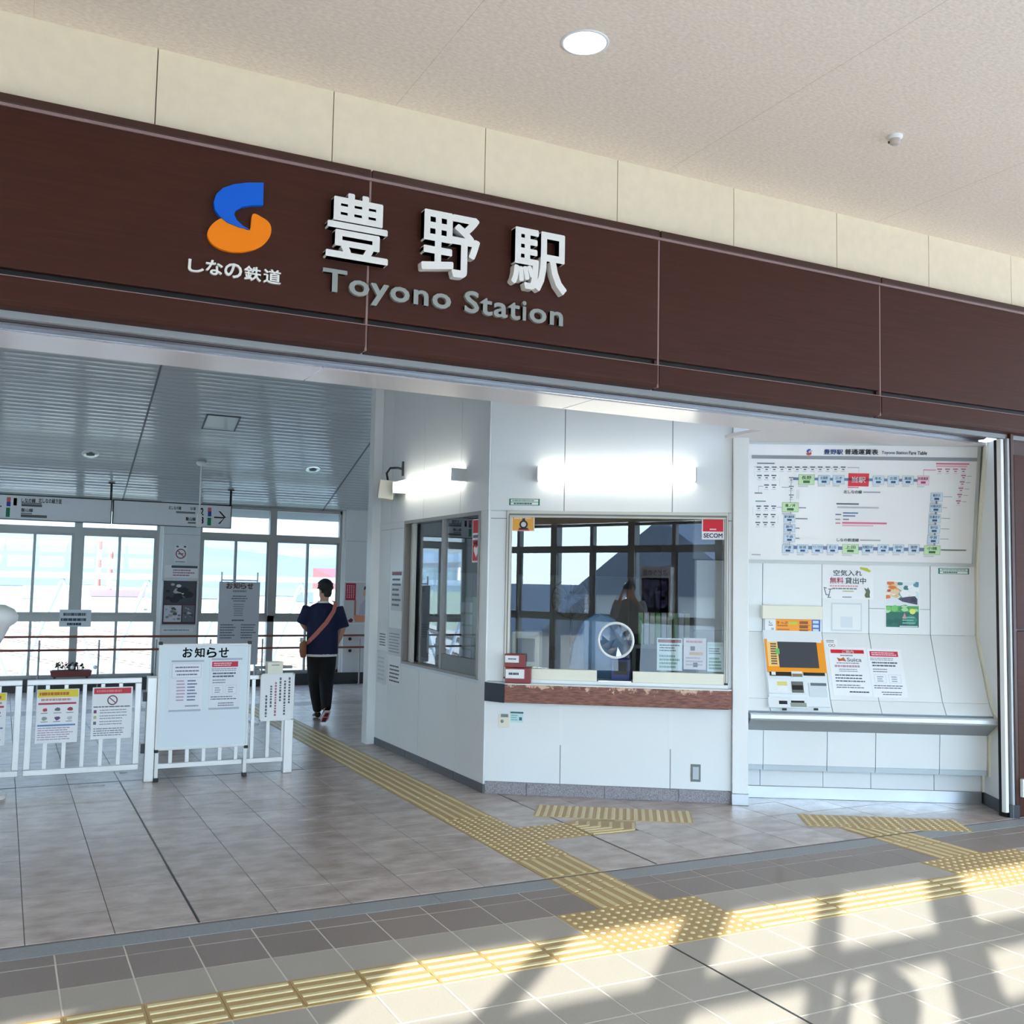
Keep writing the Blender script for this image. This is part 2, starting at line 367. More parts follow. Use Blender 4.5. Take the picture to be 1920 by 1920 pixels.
# tactile paving
def tac_mesh(kind, w_, d_, nb=4, rot=False):
    b = MB(); b.box(FL, 0.0015, w_-0.0015, 0.0015, d_-0.0015, -0.01, 0.001, YEL)
    if kind == 'bar':
        for k in range(nb):
            if rot:
                c = d_*(k+0.5)/nb; b.prism(Frame((0.012, 0, 0), (0, 1, 0), (0, 0, 1)), [(c-0.016, 0), (c+0.016, 0), (c+0.010, 0.005), (c-0.010, 0.005)], 0, w_-0.024, YELT)
            else:
                c = w_*(k+0.5)/nb; b.prism(Frame((0, 0.012, 0), (1, 0, 0), (0, 0, 1), (0, 1, 0)), [(c-0.016, 0), (c+0.016, 0), (c+0.010, 0.005), (c-0.010, 0.005)], 0, d_-0.024, YELT)
    else:
        nx, ny = nb if isinstance(nb, tuple) else (nb, nb)
        for i in range(nx):
            for j in range(ny):
                b.lathe(FL.sub(w_*(i+0.5)/nx, d_*(j+0.5)/ny), [(0.015, 0.0), (0.011, 0.0045), (0.004, 0.0055), (0.0005, 0.0056)], 8, YELT)
    me = D.meshes.new('tactile_'+kind); me.from_pydata(b.v, [], b.f)
    for q in b.mats: me.materials.append(q)
    me.polygons.foreach_set('material_index', b.m); me.polygons.foreach_set('use_smooth', b.sm); me.update(); return me
tb = tac_mesh('bar', 0.3, 0.3, 4, True); td = tac_mesh('dot', 0.3, 0.3, 5)
tiB = tac_mesh('bar', 0.4, 0.395, 5); tiD = tac_mesh('dot', 0.4, 0.395, 7)
def tput(me, x, y, parent, rz=0.0, name='tactile_tile'):
    o = D.objects.new(name, me); COL.objects.link(o); o.parent = parent; o.location = (x, y, 0.001); o.rotation_euler = (0, 0, rz)
for i in range(-14, 34):
    x = 0.3*i
    if any(a-0.01 < x+0.15 < b for a, b in PADS): tput(td, x, 4.18, fl1); tput(td, x, 4.48, fl1)
    else: tput(tb, x, 4.18, fl1)
tcor = tac_mesh('bar', 0.4, 0.30, 5); tcor2 = tac_mesh('bar', 0.4, 0.13, 5); tcor3 = tac_mesh('bar', 0.4, 0.155, 5)
for x, yy in ((2.975, 1), (5.59, 1)):
    tput(tcor, x, 4.782, fl1); tput(tcor2, x, 5.084, fl1); tput(tcor3, x, 5.216, fl1)
for j in range(0, 22):
    tput(tiD if j in (1, 2, 3) else tiB, 2.98, TY0+TPY*j, fl0)
tput(tiD, 3.38, TY0+TPY*2, fl0)
# turning tile and strip in front of the counter, dotted strip in front of the fare wall
BA = math.atan2(-0.547, 0.837)
bt3 = tac_mesh('bar', 0.4, 0.4, 7); dt3 = tac_mesh('dot', 0.4, 0.4, (7, 8))
for k in range(3):
    c, s = math.cos(BA), math.sin(BA); tput(bt3, 3.67+0.4*k*c, 6.87+0.4*k*s, fl0, BA)
BF = R(-31.5)
for k in range(3): tput(dt3, 5.42+0.4*k*math.cos(BF), 5.83+0.4*k*math.sin(BF), fl0, BF)
b = MB(); b.prism(FL, [(3.785, 6.2), (4.14, 6.19), (4.30, 6.42), (3.93, 6.66), (3.785, 6.59)], 0.0, 0.0022, YEL)
for k in range(6):
    t = k/5.0; x1, y1 = 4.12-0.16*0-t*0.20+0.02, 6.215+0.30*t*0.98
    b.box(FL, 3.80, x1-0.02*k, y1-0.012, y1+0.012, 0.002, 0.007, YELT)
    ex, ey = 0.547*0.2*(1-t*0.55), 0.837*0.2*(1-t*0.55)
    px_, py_ = x1-0.02*k, y1
    b.prism(FL, [(px_-0.012, py_), (px_+0.012, py_-0.006), (px_+ex+0.012, py_+ey), (px_+ex-0.012, py_+ey)], 0.002, 0.007, YELT)
b.build('turning_tactile_tile', None, fl0)
b = MB(); b.prism(FL, [(5.60, YF-0.01), (5.99, YF-0.01), (5.99, 5.46), (5.60, 5.70)], 0.0, 0.0022, YEL)
for k in range(5):
    x = 5.635+0.078*k; b.box(FL, x-0.014, x+0.014, YF, 5.70-(x-5.6)*0.62-0.01, 0.002, 0.007, YELT)
b.build('tactile_wedge', None, fl0)

# ================================================================= HALL CEILING (rises towards the front at 20 degrees)
SLP = R(20); CZ0, CY0 = 2.95, 16.97
CEI = Frame((0, CY0, CZ0), (1, 0, 0), (0, -math.cos(SLP), math.sin(SLP)))   # v runs up the slope towards the front
CEI.n = np.array([0, -math.sin(SLP), -math.cos(SLP)])
hc = setting('ceiling')
CGL = mat('glossy_grey_spandrel', (196, 203, 206), 0.17, 0.05, spec=0.7, coat=0.3)
b = MB()
for k in range(118):
    v = 0.1*k
    b.add([CEI.p(-9, v+0.004, 0.003), CEI.p(10, v+0.004, 0.003), CEI.p(10, v+0.05, 0.0), CEI.p(-9, v+0.05, 0.0), CEI.p(10, v+0.096, 0.003), CEI.p(-9, v+0.096, 0.003), CEI.p(10, v+0.1, -0.008), CEI.p(-9, v+0.1, -0.008)],
          [(3, 2, 1, 0), (5, 4, 2, 3), (7, 6, 4, 5)])
o = b.build('ceiling_slats', CGL, hc); o['kind'] = 'stuff'
boxo('roof_deck', CEI, -9.2, 10.2, -0.5, 12.2, -0.2, -0.02, GREY, hc)
for x in (-1.6, 1.63, 4.86): boxo('ceiling_seam', CEI, x-0.012, x+0.012, 0, 11.8, 0.0, 0.006, mat('seam_grey', (96, 104, 110), 0.4), hc)

# ================================================================= HALL WALLS AND WINDOWS
YB = 16.974
BK = Frame((0, YB, 0), (1, 0, 0))
wb = setting('wall_back')
cols = [-9.8, -6.80, -3.80, -0.80, 2.21, 5.21, 8.21]
COLM = mat('grey_column_panel', (216, 221, 224), 0.4, var=0.01)
for c in cols:
    boxo('column', BK, c+0.05, c+0.62, 0.0, 3.1, -0.2, 0.10, COLM, wb, 0.004)
    boxo('column_edge', BK, c, c+0.05, 0.0, 3.1, -0.18, 0.06, PLASTW, wb)
    boxo('column_joint', BK, c+0.05, c+0.62, 2.44, 2.446, 0.1, 0.1015, JOINT, wb)
boxo('plinth', BK, -9, 10, 0.0, 0.19, -0.1, 0.13, mat('dark_green_plinth', (44, 50, 52), 0.4), wb)
boxo('head_beam', BK, -9, 10, 2.95, 3.6, -0.2, 0.0, GREY, wb)
WF = mat('window_frame_bronze_grey', (158, 160, 157), 0.4, 0.35)
wn = 0
def window_bay(fr, x0, x1, head, trans, sill, foot, low=True, thick=0.055, quarter=True):
    """one bay of glazing: thick centre mullion, transom lights, four sliding sashes, lower lights"""
    global wn; wn += 1
    W_ = setting('window_%d' % wn); xc = (x0+x1)/2
    boxo('frame', fr, x0, x0+0.04, foot, head, -0.06, 0.03, WF, W_); boxo('frame', fr, x1-0.04, x1, foot, head, -0.06, 0.03, WF, W_)
    boxo('head_rail', fr, x0, x1, head-0.05, head, -0.06, 0.03, WF, W_)
    boxo('mullion', fr, xc-thick, xc+thick, foot, head, -0.07, 0.05, WF, W_)
    boxo('transom', fr, x0, x1, trans-0.05, trans+0.05, -0.06, 0.04, WF, W_)
    boxo('sill_rail', fr, x0, x1, sill-0.05, sill+0.05, -0.06, 0.05, WF, W_)
    boxo('foot_rail', fr, x0, x1, foot, foot+0.05, -0.06, 0.03, WF, W_)
    for a, b_ in ((x0+0.04, xc-thick), (xc+thick, x1-0.04)):
        m_ = (a+b_)/2
        boxo('pane', fr, a, b_, trans+0.05, head-0.05, -0.003, 0.003, GL_W, W_)
        for c, d, n in (((a, m_+0.02, 0.012), (m_-0.02, b_, -0.018)) if quarter else ((a, b_, 0.0),)):
            s = MB(); z0, z1 = sill+0.05, trans-0.05
            s.box(fr, c, c+0.035, z0, z1, n-0.012, n+0.012); s.box(fr, d-0.035, d, z0, z1, n-0.012, n+0.012)
            s.box(fr, c+0.035, d-0.035, z0, z0+0.04, n-0.012, n+0.012); s.box(fr, c+0.035, d-0.035, z1-0.03, z1, n-0.012, n+0.012)
            so = s.build('sash', WF, W_); boxo('pane', fr, c+0.035, d-0.035, z0+0.04, z1-0.03, n-0.003, n+0.003, GL_W, so)
        if low:
            if quarter: boxo('lower_mullion', fr, m_-0.018, m_+0.018, foot+0.05, sill-0.05, -0.03, 0.02, WF, W_)
            boxo('pane', fr, a, b_, foot+0.05, sill-0.05, -0.003, 0.003, GL_W, W_)
    return W_
for c, c2 in zip(cols, cols[1:]): window_bay(BK, c+0.62, c2, 2.95, 2.45, 1.10, 0.19)
# left and right ends of the hall
LFT = Frame((-7.0, 0, 0), (0, 1, 0)); LFT.n = np.array([1.0, 0, 0])
wl = setting('wall_left'); boxo('wall_body', LFT, 6.1, YB+0.2, 2.95, 7.5, -0.2, 0, GREY, wl)
boxo('wall_pier', LFT, 5.4, 6.5, 0, 3.0, -0.2, 0, WHITE, wl)
boxo('sun_block_panel', LFT, 6.5, 13.5, 0, 3.0, -0.2, 0, WHITE, wl); window_bay(LFT, 13.5, 16.6, 2.95, 2.45, 1.10, 0.1); boxo('wall_pier', LFT, 16.6, 17.2, 0, 3, -0.2, 0, WHITE, wl)  # unseen panel closed in place of windows, to keep sun off the floor
RGT = Frame((9.4, 0, 0), (0, -1, 0)); RGT.n = np.array([-1.0, 0, 0])
w2 = setting('wall_right'); boxo('wall_body', RGT, -17.2, -5.3, 0, 7.5, -0.2, 0, WHITE, w2)
# brown handrails along the back windows
hr = thing('handrail', 'double brown handrail running along the back windows on slim posts', 'handrail', (0, 16.7, 0))
RAILM = mat('brown_rail', (132, 72, 50), 0.35)
for z in (0.83, 0.63): MB().cyl((-7, 16.72, z), (9, 16.72, z), 0.017).build('rail', RAILM, hr)
for k in range(-8, 11):
    x = 0.54+0.83*k
    MB().cyl((x, 16.73, 0.0), (x, 16.73, 0.78), 0.014, m=WF).box(FL, x-0.03, x+0.03, 16.70, 16.76, 0.0, 0.01).build('post', WF, hr)

# --- concourse window wall behind the camera
CW = Frame((0, -1.5, 0), (-1, 0, 0)); CW.n = np.array([0, 1.0, 0])
cw = setting('wall_rear')
boxo('wall_above', CW, -16, 9, 2.95, 4.6, -0.2, 0.02, CREAM, cw)
boxo('sun_block_wall', FL, -9.2, -9.0, -1.7, YF, 0, 4.6, CREAM, cw)  # unseen wall added to keep stray sun out of the hall
boxo('solid_pier', CW, 4.55, 5.75, 0, 2.9, -0.2, 0.02, CREAM, cw)
for k in range(-9, 5):
    x = 0.86+1.79*k                              # X of a thick mullion is -x
    if 4.0 < x+0.9 < 6.0: continue
    if k < 4: window_bay(CW, x+0.0, x+1.79, 2.93, 2.46, 1.14, 0.08, thick=0.035, quarter=False)
    boxo('post', CW, x-0.07, x+0.07, 0, 2.95, -0.12, 0.06, WF, cw)

# ================================================================= STATION NAME ON THE FASCIA
FA2 = Frame((0, YF-0.05, 0), (1, 0, 0))
LETW = mat('white_letter', (236, 236, 232), 0.35); LETS = mat('grey_steel_letter', (150, 155, 152), 0.45)
BLUE = mat('logo_blue', (0, 98, 215), 0.55, spec=0.3); ORG = mat('logo_orange', (255, 136, 0), 0.55, spec=0.3)
t = thing('station_name_lettering', 'large raised white characters on the brown fascia naming the station', 'sign', (2.24, YF-0.05, 3.52))
for ch, u0, u1, z0, z1 in (('豊', 1.487, 1.845, 3.513, 3.885), ('野', 2.045, 2.41, 3.513, 3.885), ('駅', 2.62, 3.0, 3.513, 3.885)):
    MB().text(FA2, ch, u0, z0, u1, z1, 0.028, LETW, bold=0.019, depth=0.055).build('character', None, t)
t = thing('romanised_name_lettering', 'raised grey steel letters spelling the station name in Latin script', 'sign', (2.24, YF-0.05, 3.3))
V_, F_ = glyphs('Toyono Station', 0.018, True)
# letters one by one, spread over the measured width
adv = []
for i, ch in enumerate('Toyono Station'):
    if ch == ' ': continue
    a = glyphs('Toyono Station'[:i+1], 0.0)[0][:, 0].max() if True else 0
    gv = glyphs(ch, 0.0)[0]; adv.append((ch, a-(gv[:, 0].max()-gv[:, 0].min()), a, gv[:, 1].min(), gv[:, 1].max()))
x0_, x1_ = adv[0][1], adv[-1][2]; kx = (2.996-1.484)/(x1_-x0_); ky = 0.128/(glyphs('T')[0][:, 1].max())
for ch, a, b_, lo, hi in adv:
    MB().text(FA2, ch, 1.484+(a-x0_)*kx, 3.328+lo*ky, 1.484+(b_-x0_)*kx, 3.328+hi*ky, 0.012, LETS, bold=0.022, depth=0.024).build('letter', None, t)
t = thing('railway_logo', 'blue and orange swoosh emblem mounted left of the station name', 'logo', (1.03, YF-0.05, 3.46))
def U(fr, pts): return [fr.at(x, y) for x, y in pts]
def smoothp(pts, k=6):
    n = len(pts); out = []
    for i in range(n):
        p0, p1, p2, p3 = [np.array(pts[(i+j) % n]) for j in (-1, 0, 1, 2)]
        for q in range(k):
            s = q/k; out.append(tuple(0.5*((2*p1)+(-p0+p2)*s+(2*p0-5*p1+4*p2-p3)*s*s+(-p0+3*p1-3*p2+p3)*s**3)))
    return out
org = smoothp([(472, 404), (490, 410), (503, 420), (507, 434), (502, 450), (488, 464), (468, 472), (442, 475), (415, 470), (396, 459), (388, 444), (391, 430), (402, 418), (418, 411), (440, 420), (466, 434)], 4)
blu = [(494, 346), (494, 388)]+smoothp([(470, 388), (450, 391), (438, 400), (440, 412), (452, 424), (468, 435), (445, 428), (420, 416), (403, 400), (398, 382), (406, 364), (428, 351), (460, 346)], 4)[0:48]
def extr(fr, pxs, n0, n1, m, name, par, front=None):
    import mathutils
    pts = U(fr, pxs); b = MB(); k = len(pts)
    tri = mathutils.geometry.tessellate_polygon([[Vector((p[0], p[1], 0)) for p in pts]])
    V = [fr.p(a, c, n0) for a, c in pts]+[fr.p(a, c, n1) for a, c in pts]
    b.add(V, [tuple(k+i for i in f) for f in tri]+[(i, (i+1) % k, k+(i+1) % k, k+i) for i in range(k)], m)
    return b.build(name, None, par)
extr(FA2, org, 0.0, 0.022, ORG, 'orange_swoosh', t); extr(FA2, [(492, 346), (491, 388)]+[(470, 388), (452, 391), (440, 398), (437, 406), (442, 416), (454, 427), (467, 434), (446, 429), (424, 420), (409, 408), (401, 396), (399, 382), (404, 367), (416, 356), (436, 349), (462, 346)], 0.001, 0.03, BLUE, 'blue_swoosh', t)
t = thing('operator_lettering', 'small white raised Japanese lettering under the swoosh emblem', 'sign', (1.01, YF-0.05, 3.32))
for ch, a, b_ in (('し', 350, 383), ('な', 383, 418), ('の', 418, 454), ('鉄', 455, 490), ('道', 491, 527)):
    ym = 497+(a-350)*0.135
    u0, _z = FA2.at(a+2, ym); u1, _ = FA2.at(b_-1, ym); zt = 3.402-(0.012 if ch == 'し' else 0); MB().text(FA2, ch, u0, 3.325, u1, zt, 0.008, LETW, bold=0.02, depth=0.016).build('character', None, t)

# ================================================================= CEILING FITTINGS
def downlight(name, label, fr, u, v, r, on, group=None):
    p = fr.p(u, v); t = thing(name, label, 'downlight', p, group)
    f = fr.sub(u, v)
    MB().lathe(f, [(r*1.1, 0.0), (r*1.1, 0.004), (r*0.98, 0.005), (r*0.96, -0.001)], 32, PLASTW).build('rim', None, t)
    MB().lathe(f, [(r*0.98, 0.004), (r*0.8, 0.0025), (r*0.55, 0.0015)], 32, LAMP if on else mat('reflector', (236, 238, 236), 0.12, 0.9)).build('reflector', None, t)
    MB().lathe(f, [(r*0.56, 0.0016), (r*0.4, 0.003), (0.001, 0.004)], 32, LAMP if on else DKGREY).build('lamp', None, t)
CB = Frame((0, 0, 4.497), (1, 0, 0), (0, -1, 0)); 
downlight('downlight', 'lit round recessed downlight in the beige concourse ceiling', CB, 2.51, -4.285, 0.112, True)
f = CB.sub(4.696, -4.293); t = thing('sprinkler_head', 'small white detector nub with a dark slot on the beige ceiling', 'sensor', f.o)
MB().lathe(f, [(0.045, 0), (0.045, 0.012), (0.03, 0.02)], 20, PLASTW).build('base', None, t)
MB().lathe(f, [(0.03, 0.018), (0.031, 0.045), (0.02, 0.055), (0.001, 0.056)], 20, mat('nub_beige', (200, 188, 176), 0.4)).box(f, -0.024, 0.024, -0.032, -0.026, 0.026, 0.04, DKGREY).build('sensor', None, t)
for u, v, nm in ((1.035, 15.497, 'left unlit recessed downlight in the grey slatted hall ceiling'), (4.264, 15.496, 'right unlit recessed downlight in the grey slatted hall ceiling, nearer the ticket office')):
    vv = (CY0-v)/math.cos(SLP); downlight('downlight', nm, CEI, u, vv, 0.11, False)
t = thing('ceiling_hatch', 'square access hatch with dark edges in the grey slatted ceiling', 'hatch', (2.6, 14.3, 3.9))
u0, v0 = CEI.at(377, 803); u1, v1 = CEI.at(452, 782)
hb = MB()
for a in ((u0, u0+0.022, v0, v1), (u1-0.022, u1, v0, v1), (u0, u1, v0, v0+0.014), (u0, u1, v1-0.014, v1)): hb.box(CEI, a[0], a[1], a[2], a[3], 0.0, 0.012)
hb.build('hatch_frame', mat('hatch_edge', (70, 78, 84), 0.4), t); boxo('hatch_lid', CEI, u0+0.022, u1-0.022, v0+0.014, v1-0.014, 0.0, 0.009, CGL, t)
p = np.array([2.567, 15.489, 3.485]); t = thing('pendant_pole', 'white pole hanging from a round base on the slatted ceiling before the platform sign', 'pole', p)
MB().lathe(Frame(p, (1, 0, 0), (0, -1, 0)), [(0.0, 0.0), (0.075, 0.0), (0.075, 0.035), (0.05, 0.06), (0.012, 0.065)], 20).build('canopy', PLASTW, t)
MB().cyl(p+[0, 0, -0.05], p+[0, 0, -0.80], 0.011).build('rod', PLASTW, t)
boxo('signal_box', Frame(p, (1, 0, 0)), -0.035, 0.035, -0.98, -0.78, -0.03, 0.03, PLASTW, t, 0.006)

# ================================================================= PRINT HELPERS
def bars(b, fr, x0, x1, y0, y1, n, c, h=0.45, n_=0.0018, seed=0, cen=False, ragged=0.25):
    """rows of small broken dashes: print too small to read"""
    rr = random.Random(seed+int(x0*1000)+int(y1*777)); st = (y1-y0)/n; m = flat(c)
    for k in range(n):
        y = y1-st*(k+0.5); L = (x1-x0)*(1-ragged*rr.random()); x = x0+((x1-x0-L)/2 if cen else 0); e = x+L
        while x < e:
            wd = (x1-x0)*rr.uniform(0.04, 0.16); b.quad(fr, x, min(x+wd, e), y-st*h/2, y+st*h/2, n_, m); x += wd+(x1-x0)*0.015
def sheet(name, label, cat, fr, px, draw, m=None, group=None, th=0.002, wh=None):
    """a sheet of paper on a surface; px = top-left and bottom-right pixels, measured on the surface"""
    if wh: u0, v0, W_, H_ = wh
    else:
        (x0, y0, x1, y1) = px; u0, v1 = fr.at(x0, y0); u1, v0 = fr.at(x1, y1); W_, H_ = u1-u0, v1-v0
    t = thing(name, label, cat, fr.p(u0+W_/2, v0, 0), group); f = fr.sub(u0, v0, 0.0008)
    MB().box(f, 0, W_, 0, H_, 0, th, m or PAPER).build('sheet', None, t)
    b = MB(); g = f.sub(0, 0, th+0.0004-0.0018)
    draw(b, g, W_, H_)
    if b.v: b.build('print', None, t)
    return t
N1 = 0.0018; N2 = 0.0026
def q(b, f, W_, H_, x0, x1, y0, y1, c, n=N1): b.quad(f, x0*W_, x1*W_, y0*H_, y1*H_, n, flat(c))
def tx(b, f, W_, H_, s, x0, y0, x1, y1, c, bold=0.02, n=N2, keep=False): b.text(f, s, x0*W_, y0*H_, x1*W_, y1*H_, n, flat(c), bold=bold, keep=keep)
INK = (52, 62, 76); RED = (196, 28, 44); GREYI = (130, 138, 150)

# ================================================================= TICKET OFFICE (BOOTH)
BF0 = Frame((3.688, 7.774, 0), (0.837, -0.547, 0)); BL0 = Frame((3.675, 10.545, 0), (0, -1, 0))
wbf = setting('wall_front'); wbl = setting('wall_left')
tag(wbf, 'white panelled front wall of the ticket office'); tag(wbl, 'white panelled side wall of the ticket office facing the hall')
SW0, SW1, SZ0, SZ1 = 0.145, 1.995, 0.93, 2.37      # window opening
pan = []
for a, b_ in ((0.0, 0.63), (0.63, 1.535), (1.535, 2.03)):
    pan.append((a, b_, SZ1+0.0, 3.4)); pan.append((a, b_, 0.10, SZ0))
    pan.append((a, b_, 3.4, 5.8))
pan += [(0.0, SW0, SZ0, 2.303), (0.0, SW0, 2.306, SZ1), (SW1, 2.03, SZ0, 2.303), (SW1, 2.03, 2.306, SZ1)]
for a, b_, c, d in pan: boxo('panel', BF0, a+(0.004 if a > 0 else 0), b_-0.004, c+0.002, d-0.002, -0.03, 0.0, WHITE, wbf)
b = MB(); b.box(BF0, 0, SW0-0.01, 0, 5.8, -0.10, -0.006).box(BF0, SW1+0.01, 2.03, 0, 5.8, -0.10, -0.006).box(BF0, SW0-0.01, SW1+0.01, SZ1, 5.8, -0.10, -0.006).box(BF0, SW0-0.01, SW1+0.01, 0, SZ0, -0.10, -0.006)
b.build('core', JOINT, wbf)
for a, b_ in ((0.0, 0.354), (0.354, 1.0), (1.0, 1.604), (1.604, 2.03)): boxo('base_stone', BF0, a+0.004, b_-0.004, 0.0, 0.098, -0.02, 0.006, GRAN, wbf)
for x in (0.63, 1.535):
    boxo('cover_strip', BF0, x-0.014, x+0.014, 0.42, 0.76, 0.0, 0.003, PLASTW, wbf)
# corner post between the office and the fare wall
boxo('corner_post', BF0, 2.03, 2.158, 0.09, 4.0, -0.32, 0.05, PLASTW, wbf, 0.006)
boxo('post_base', BF0, 2.026, 2.162, 0.0, 0.09, -0.33, 0.056, STEEL, wbf, 0.003)
# side wall: openings from Y 7.93 to 9.77
LW0, LW1 = 10.545-9.775, 10.545-7.93
LJ = [0.0, 0.347, 1.259, 2.165, 2.77]
for a, b_ in zip(LJ, LJ[1:]):
    a2 = a+0.004; b2 = b_-0.004
    boxo('panel', BL0, a2, b2, 2.375, 5.0, -0.03, 0.0, WHITE, wbl); boxo('panel', BL0, a2, b2, 0.075, 0.925, -0.03, 0.0, WHITE, wbl)
boxo('panel', BL0, 0.0, 0.343, 0.925, 2.303, -0.03, 0, WHITE, wbl); boxo('panel', BL0, 0.351, LW0, 0.925, 2.303, -0.03, 0, WHITE, wbl)
boxo('panel', BL0, 0.0, LW0, 2.307, 2.373, -0.03, 0, WHITE, wbl); boxo('panel', BL0, LW1, 2.77, 0.925, 2.373, -0.03, 0, WHITE, wbl)
b = MB(); b.box(BL0, 0, LW0-0.01, 0, 7.0, -0.10, -0.005).box(BL0, LW1+0.01, 2.765, 0, 7.0, -0.10, -0.005).box(BL0, LW0-0.01, LW1+0.01, 2.37, 7.0, -0.10, -0.005).box(BL0, LW0-0.01, LW1+0.01, 0, 0.93, -0.10, -0.005)
b.build('core', JOINT, wbl)
for a, b_ in ((0.0, 0.33), (0.33, 0.94), (0.94, 1.55), (1.55, 2.155), (2.155, 2.775)): boxo('base_stone', BL0, a+0.004, b_-0.004, 0.0, 0.073, -0.02, 0.005, mat('dark_granite', (96, 94, 100), 0.45, var=0.3, scale=110), wbl)
# office interior shell
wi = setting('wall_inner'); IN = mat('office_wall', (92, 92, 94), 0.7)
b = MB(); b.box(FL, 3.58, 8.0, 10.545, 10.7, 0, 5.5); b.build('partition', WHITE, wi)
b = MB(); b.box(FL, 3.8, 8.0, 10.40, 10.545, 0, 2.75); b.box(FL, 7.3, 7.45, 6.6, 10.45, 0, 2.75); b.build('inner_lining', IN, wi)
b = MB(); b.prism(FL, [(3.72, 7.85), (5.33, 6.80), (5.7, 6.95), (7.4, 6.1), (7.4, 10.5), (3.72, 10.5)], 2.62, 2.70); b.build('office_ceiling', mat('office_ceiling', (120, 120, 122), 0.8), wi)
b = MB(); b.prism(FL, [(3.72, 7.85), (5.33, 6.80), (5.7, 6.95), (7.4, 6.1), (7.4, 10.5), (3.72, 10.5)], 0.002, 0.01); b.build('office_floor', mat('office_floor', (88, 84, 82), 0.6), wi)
# front window
OFR = mat('beige_window_frame', (206, 202, 192), 0.4, 0.2)
W1 = setting('window_20'); b = MB()
for (a, b2, c, d, n0, n1) in ((SW0, SW1, 2.315, 2.37, -0.05, 0.018), (SW0, SW0+0.045, 0.97, 2.315, -0.05, 0.018), (SW1-0.03, SW1, 0.97, 2.315, -0.05, 0.018)):
    boxo('frame', BF0, a, b2, c, d, n0, n1, OFR, W1, 0.003)
for (a, b2, c, d) in ((SW0+0.02, SW1-0.012, 2.33, 2.345), (SW0+0.018, SW0+0.026, 0.97, 2.33), (SW1-0.02, SW1-0.014, 0.97, 2.33)):
    boxo('frame_bead', BF0, a, b2, c, d, 0.018, 0.024, ALUD, W1)
SL0, SL1 = 0.925, 1.222
boxo('lower_rail', BF0, SW0+0.045, SL0, 0.955, 1.045, -0.03, 0.015, PLASTC, W1, 0.003); boxo('lower_rail', BF0, SL1, SW1-0.03, 0.955, 1.045, -0.03, 0.015, PLASTC, W1, 0.003)
boxo('sill', BF0, SW0, SW1, 0.928, 0.955, -0.25, 0.03, PLASTW, W1, 0.002)
HC = (1.080, 1.297); HR = 0.145
# pane with the round speaking hole
b = MB(); n_ = 32
def ring_pts(r): return [(HC[0]+r*math.cos(2*math.pi*k/n_), HC[1]+r*math.sin(2*math.pi*k/n_)) for k in range(n_)]
g0, g1, h0, h1 = SW0+0.045, SW1-0.03, 1.045, 2.315
outer = []
for k in range(n_):
    a = 2*math.pi*k/n_; c, s = math.cos(a), math.sin(a); tt = min(((g1-HC[0])/c if c > 1e-6 else 1e9), ((g0-HC[0])/c if c < -1e-6 else 1e9), ((h1-HC[1])/s if s > 1e-6 else 1e9), ((h0-HC[1])/s if s < -1e-6 else 1e9)); outer.append((HC[0]+tt*c, HC[1]+tt*s))
inn = ring_pts(HR); V = [BF0.p(*x, 0.0) for x in outer+inn]; F = [(i, (i+1) % n_, n_+(i+1) % n_, n_+i) for i in range(n_)]; b.add(V, F)
cor = [(g0, h0), (g1, h0), (g1, h1), (g0, h1)]
for cx_, cy_ in cor:
    k = min(range(n_), key=lambda i: (outer[i][0]-cx_)**2+(outer[i][1]-cy_)**2)
    for a in range(n_):
        p_, r_ = outer[a], outer[(a+1) % n_]
        if (abs(p_[0]-cx_) < 1e-6 and abs(r_[1]-cy_) < 1e-6) or (abs(p_[1]-cy_) < 1e-6 and abs(r_[0]-cx_) < 1e-6):
            b.add([BF0.p(*p_), BF0.p(*r_), BF0.p(cx_, cy_)], [(0, 1, 2)])
b.build('pane', GL_B, W1)
b = MB(); f = BF0.sub(*HC); b.lathe(f, [(HR-0.012, -0.01), (HR-0.012, 0.016), (HR+0.008, 0.016), (HR+0.008, -0.01)], 40); b.build('speaking_ring', PLASTW, W1)
# crinkled clear film over the hole
b = MB(); rr = random.Random(4); cpts = [(0.0, 0.0)]+[(HR*0.98*math.cos(2*math.pi*k/16), HR*0.98*math.sin(2*math.pi*k/16)) for k in range(16)]+[(HR*0.5*math.cos(2*math.pi*k/8+0.2), HR*0.5*math.sin(2*math.pi*k/8+0.2)) for k in range(8)]
V = [f.p(0.01, 0.02, 0.02)]+[f.p(x, y, 0.004) for x, y in cpts[1:17]]+[f.p(x*rr.uniform(0.7, 1.2), y*rr.uniform(0.7, 1.2), rr.uniform(-0.012, 0.02)) for x, y in cpts[17:]]
F = []
for k in range(8):
    a, c = 17+k, 17+(k+1) % 8; o0, o1, o2 = 1+2*k, 1+(2*k+1) % 16, 1+(2*k+2) % 16
    F += [(0, a, c), (a, o0, o1), (a, o1, c), (c, o1, o2)]
b.add(V, F); b.build('plastic_film', glass('crinkled_film', (0.80, 0.84, 0.86), 2.0), W1)
boxo('slot_tray', BF0, SL0+0.01, SL1-0.01, 0.93, 0.965, -0.10, 0.02, STEEL, W1, 0.003)
